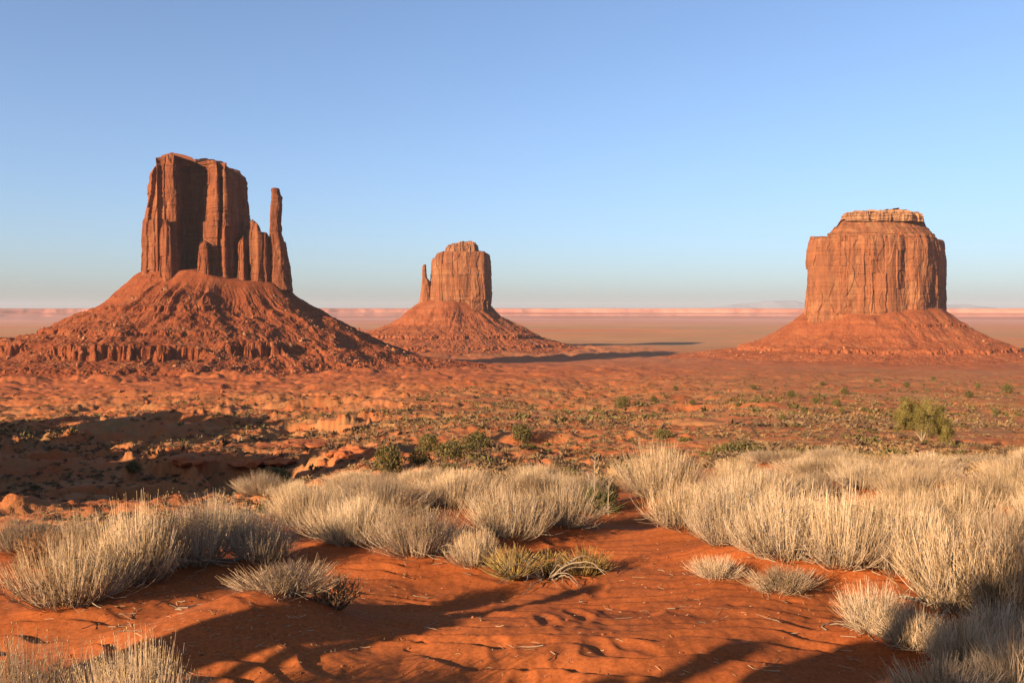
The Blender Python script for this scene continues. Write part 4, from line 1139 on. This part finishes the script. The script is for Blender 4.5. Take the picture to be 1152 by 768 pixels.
r = np.random.default_rng(400)
def spots(n, dlo, dhi, power, pxlo=-60, pxhi=1212):
    """positions on the valley floor, patchy"""
    out = []
    while sum(len(o) for o in out) < n:
        u = r.uniform(0, 1, 4 * n); d = np.exp(math.log(dlo) + u ** power * math.log(dhi / dlo))
        px = r.uniform(pxlo, pxhi, 4 * n); y = d; x = (px - 576) / F * y
        m = fbm2(x / 26, y / 26, 3, 95) + 0.35 * fbm2(x / 6, y / 6, 2, 96) + 0.12
        keep = r.uniform(0, 1, 4 * n) < np.clip(m * 1.6 + .30, 0.03, 1)
        out.append(np.stack([x[keep], y[keep]], 1))
    p = np.concatenate(out)[:n]
    return np.column_stack([p, ground(p[:, 0], p[:, 1])])
P = spots(300, 21, 85, 0.9)
kinds = r.random(300)
for i in range(300):
    kd = kinds[i]; s = r.uniform(.28, .62)
    if kd < .58: me, lab, gr, nm, ct = SG[i % 4], "low grey-brown scrub bush on the red ground beyond the dune", "grey-brown scrub beyond the dune", "scrub_bush", "bush"
    elif kd < .68: me, lab, gr, nm, ct = OG[i % 2], "low olive scrub bush on the red ground beyond the dune", "olive scrub beyond the dune", "scrub_bush", "bush"
    else: me, lab, gr, nm, ct = TG[i % 4], "dry tan grass tuft on the red ground beyond the dune", "dry grass tufts beyond the dune", "grass_tuft", "grass"; 
    o = obj(nm, me, None, P[i] - np.array([0, 0, .02])); o.rotation_euler = (0, 0, r.uniform(0, 6.28))
    if kd >= .68: s *= .8
    o.scale = (s, s, s * r.uniform(.7, 1.1)); tag(o, lab, ct, gr)

NEARS = [leaf_clump(370 + i, 46, .42, flat=.7, hollow=.2) for i in range(5)]
MIDS = [leaf_clump(380 + i, 16, .75, flat=.7, hollow=.15) for i in range(5)]
def scrub(name, n, dlo, dhi, tmpl, mat, smin, smax, power=1.0, lo=-60, hi=1212):
    p = spots(n, dlo, dhi, power, lo, hi); s = r.uniform(smin, smax, n) * r.choice([.7, 1, 1, 1.35], n)
    tag(obj(name, scatter_mesh(name, tmpl, p, s, mat, r, (.7, 1.05))), kind="stuff")
scrub("valley_scrub", 4200, 24, 170, NEARS, M_SAGE, .10, .24)
scrub("valley_scrub", 1300, 24, 150, NEARS, M_SAGE, .18, .42)
scrub("valley_scrub", 7000, 110, 800, MIDS, M_SAGE, .22, .6)
scrub("valley_scrub", 2600, 45, 260, NEARS, M_SAGE, .16, .42, 1.0, -60, 560)
scrub("valley_grass", 1800, 45, 260, NEARS, M_TUFT, .14, .36, 1.0, -60, 560)
scrub("valley_grass", 3800, 24, 240, NEARS, M_TUFT, .14, .34)
scrub("valley_grass", 11000, 140, 900, MIDS, M_TUFT, .2, .5)
scrub("valley_greenery", 420, 30, 180, NEARS, M_GREEN, .25, .5)
scrub("valley_greenery", 4200, 160, 1400, MIDS, M_GREEN, .35, .85)

# ------------------------------------------------------------------ loose rocks
def rock_at(px, py, wpx, hpx, label, i, group=None, name="boulder"):
    X, Y, d = hit(px, py); k = Y / F; s = wpx * k / 2 / .8
    o = obj(name, _rock_me[i % 8], None, (X, Y, zg(X, Y) + .12 * s)); o.scale = (s, s, hpx * k / 1.1); o.rotation_euler = (0, 0, i * 1.3)
    tag(o, label, "boulder", group)
def outcrop(px, py, wpx, hpx, label, seed, n=9):
    X, Y, d = hit(px, py); k = Y / F; q = np.random.default_rng(seed)
    W = wpx * k; H = hpx * k; vs, ts, off = [], [], 0
    for i in range(n):
        v, f = ROCKS[(seed + i) % 8]
        u = q.uniform(-.5, .5); s = W * q.uniform(.16, .30)
        v = v * np.array([s, s * 1.1, max(H * q.uniform(.35, .75) * (1.1 - abs(u)), .1)]) + np.array([u * W, q.uniform(-.25, .35) * W, H * .1])
        vs.append(v); ts.append(f + off); off += len(v)
    tag(obj("rock_outcrop", mesh_np("rock_outcrop", np.concatenate(vs), tris=np.concatenate(ts), mat=M_REDROCK), None, (X, Y, zg(X, Y))), label, "rock")
outcrop(880, 518, 46, 19, "rounded red rock outcrop with a dark hollow, behind the right thicket", 1)
outcrop(405, 512, 70, 17, "broken red rock ledge above the shaded hollow, left of the green shrubs", 2, 14)
outcrop(300, 522, 60, 14, "low red outcrop half in shade in the middle of the dark hollow", 3, 10)
outcrop(205, 520, 50, 10, "small sunlit red knob left of the outcrop in the dark hollow", 4)
outcrop(335, 500, 70, 5, "flat red ledge behind the dark hollow, upper one of the two by it", 5, 12)
for i in range(70):
    px, py = r.uniform(0, 1150), 440 + 100 * r.uniform(0, 1) ** 1.3
    if px > 700 and py > 500: continue
    s = r.uniform(2.0, 5.5)
    rock_at(px, py, s, s * .55, "small red rock lying among the scrub of the valley floor", i, "small rocks among the valley scrub")

# fallen sticks on the sand
tv = []
for i in range(4):
    P = np.cumsum(np.column_stack([np.full(6, .05), r.normal(0, .016, 6), r.normal(0, .004, 6)]), 0); P -= P.mean(0)
    V, Q = tubes(P[None], np.linspace(.0030, .0012, 6)[None], 4); tv.append(mesh_np("fallen_twig", V, Q, mat=M_TWIG, attr=np.full(24, .1 + .2 * i)))
for i in range(60):
    if i < 34: px, py = r.normal(230, 75), r.uniform(660, 725)
    else: px, py = r.uniform(430, 1010), r.uniform(625, 760)
    X, Y, d = hit(px, py); s = r.uniform(.35, 1.0)
    o = obj("fallen_twig", tv[i % 4], None, (X, Y, zg(X, Y) + float(ripples(np.array([X]), np.array([Y]))[0]) + .006)); o.scale = (s, s * r.uniform(.6, 1.6), 1)
    o.rotation_euler = (0, r.uniform(-.1, .1), r.uniform(0, 3.14)); tag(o, "thin broken twig lying loose on the bare red sand", "twig", "fallen twigs on the sand")

# bits of broken straw and small stones on the sand
def litter(n, px0, px1, py0, py1):
    out = []
    px = r.uniform(px0, px1, n); py = r.uniform(py0, py1, n)
    zz = 1.72; d_ = zz * F / (py - HOR); x = (px - 576) / F * d_; y = d_
    for it in range(3):
        g_ = ground(x, y); d_ = -g_ * F / (py - HOR); y = d_; x = (px - 576) / F * d_
    return np.column_stack([x, y, ground(x, y) + ripples(x, y)])
pts = np.vstack([litter(420, 0, 1152, 590, 768), litter(260, 120, 420, 640, 740), litter(160, 720, 1000, 610, 700)])
a = r.uniform(0, 6.28, len(pts)); L = .008 + r.exponential(.022, len(pts)); s_ = np.linspace(-.5, .5, 3)
P = np.stack([pts[:, 0:1] + L[:, None] * s_ * np.cos(a)[:, None], pts[:, 1:2] + L[:, None] * s_ * np.sin(a)[:, None], pts[:, 2:3] + .003 + r.uniform(0, .01, (len(pts), 3))], -1)
V, Q = tubes(P, np.full((len(pts), 3), .0011) * r.uniform(.7, 1.5, (len(pts), 1)), 3)
tag(obj("straw_litter", mesh_np("straw_litter", V, Q, mat=M_STRAW, attr=np.repeat(r.uniform(0, .65, len(pts)), 9))), kind="stuff")
pts = litter(260, 0, 1152, 600, 768)
tag(obj("pebbles", scatter_mesh("pebbles", ROCKS, pts, r.uniform(.004, .014, len(pts)), M_ROCK, r)), kind="stuff")

# ------------------------------------------------------------------ unseen casters of the long shadows, behind and left of the camera
def solid(name, c, rough=0.85):
    m = NT(name, rough, 0.2)
    return m.done(m.mix(m.noise(30, 3), tuple(v * .85 for v in c), c))
M_SKIN = solid("skin", (0.50, 0.30, 0.20)); M_DENIM = solid("denim", (0.05, 0.07, 0.13)); M_HAIR = solid("hair", (0.03, 0.02, 0.013)); M_SHOE = solid("shoes", (0.05, 0.04, 0.035))
def person(x, y, face, height, jacket, label, arms):
    k = height / 1.75
    t = empty("person", (x, y, zg(x, y)), label, "person", None, face, k)
    V, E, RD = [], [], []
    def add(p, rad, par=None):
        V.append(p); RD.append(rad)
        if par is not None: E.append((par, len(V) - 1))
        return len(V) - 1
    pel = add((0, 0, .96), (.165, .115)); waist = add((0, 0, 1.10), (.150, .105), pel); chest = add((0, .01, 1.30), (.175, .12), waist); neck0 = add((0, 0, 1.47), (.085, .08), chest)
    neck = add((0, -.01, 1.53), (.055, .055), neck0); jaw = add((0, -.035, 1.60), (.066, .075), neck); crown = add((0, -.02, 1.68), (.080, .095), jaw); add((0, -.015, 1.735), (.045, .055), crown)
    add((0, -.125, 1.625), (.014, .016), jaw)
    for s in (-1, 1):
        add((s * .088, 0, 1.64), (.012, .022), crown)
        hip = add((s * .095, 0, .88), (.098, .10), pel); kn = add((s * .11, -.02, .50), (.066, .068), hip); an = add((s * .115, .02, .10), (.042, .045), kn); add((s * .125, -.13, .045), (.045, .035), an); add((s * .12, .05, .045), (.04, .035), an)
        sh = add((s * .19, 0, 1.42), (.066, .066), chest)
        el, wr = ((s * .27, .03, 1.14), (s * .25, -.08, .90)) if not arms else ((s * .27, -.06, 1.20), (s * .10, -.24, 1.46))
        e = add(el, (.046, .046), sh); w = add(wr, (.032, .030), e)
        d = Vector(wr) - Vector(el); d.normalize()
        palm = add(tuple(Vector(wr) + d * .05), (.034, .020), w)
        side = Vector((1, 0, 0)) if not arms else Vector((0, 0, 1)).cross(d).normalized()
        for q in range(4):
            f1 = add(tuple(Vector(wr) + d * .085 + side * (q - 1.5) * .019), (.0095, .0095), palm)
            add(tuple(Vector(wr) + d * (.125 + (.008, .016, .012, 0)[q]) + side * (q - 1.5) * .021 + Vector((0, -.012, 0))), (.008, .008), f1)
        th = add(tuple(Vector(wr) + d * .045 - side * s * .032 + Vector((0, -.012, 0))), (.0105, .0105), palm); add(tuple(Vector(wr) + d * .075 - side * s * .045 + Vector((0, -.025, 0))), (.009, .009), th)
    me = bpy.data.meshes.new("body_base"); me.from_pydata(V, E, [])
    tmp = bpy.data.objects.new("body_base", me); COL.objects.link(tmp)
    tmp.modifiers.new("skin", 'SKIN'); sub = tmp.modifiers.new("sub", 'SUBSURF'); sub.levels = sub.render_levels = 2
    for i, sv in enumerate(me.skin_vertices[0].data): sv.radius = RD[i]; sv.use_root = (i == 0)
    dg = bpy.context.evaluated_depsgraph_get()
    fin = bpy.data.meshes.new_from_object(tmp.evaluated_get(dg)); bpy.data.objects.remove(tmp)
    for m_ in (M_SKIN, jacket, M_DENIM, M_SHOE): fin.materials.append(m_)
    for p in fin.polygons:
        c = p.center; p.use_smooth = True
        hand = (not arms and abs(c.x) > .2 and c.z < .90) or (arms and c.y < -.235 and c.z > 1.3)
        p.material_index = 0 if (c.z > 1.51 or hand) else 3 if c.z < .085 else 2 if (c.z < .93 and abs(c.x) < .22) else 1
    obj("body", fin, t)
    u = np.linspace(0, 2 * np.pi, 24, endpoint=False)[None]; v_ = np.linspace(0.0, 1.0, 9)[:, None]
    rr = np.sin(np.clip(v_, .02, 1) * 1.75)
    HV = np.stack([.094 * rr * np.cos(u), .004 + .112 * rr * np.sin(u) + .012 * v_, 1.755 - .145 * (1 - np.cos(v_ * 1.75)) * (0.55 + 0.45 * np.sin(u))], -1).reshape(-1, 3)
    obj("hair", mesh_np("hair", HV, grid_quads(9, 24, True), mat=M_HAIR, shade_smooth=True), t)
person(-4.45, 1.72, -0.8, 1.78, solid("navy_jacket", (.05, .07, .16)), "standing person in a navy jacket whose shadow crosses the sand towards the gnarled bush", False)
person(-5.2, 1.30, -0.8, 1.80, solid("tan_coat", (.30, .21, .12)), "unseen person in a tan coat, added behind the one in navy to widen the shadow", False)  # extra figure, added to broaden and lengthen the shadow band
person(-3.76, .29, -0.85, 1.66, solid("white_shirt", (.60, .58, .55)), "person in a white shirt standing beside the one in red", False)
person(-3.26, .54, -0.7, 1.72, solid("red_jacket", (.30, .05, .04)), "person in a red jacket raising both hands to take a picture", True)
person(-1.76, 1.22, -0.6, 1.68, solid("grey_jacket", (.20, .20, .21)), "person in a grey jacket standing nearest the camera", True)
juniper(-5.1, -2.4, 0.75, 3.7, "unseen slender juniper tree added behind the camera to shade the right corner", 302)  # tree added out of view as the caster for the right-edge shade
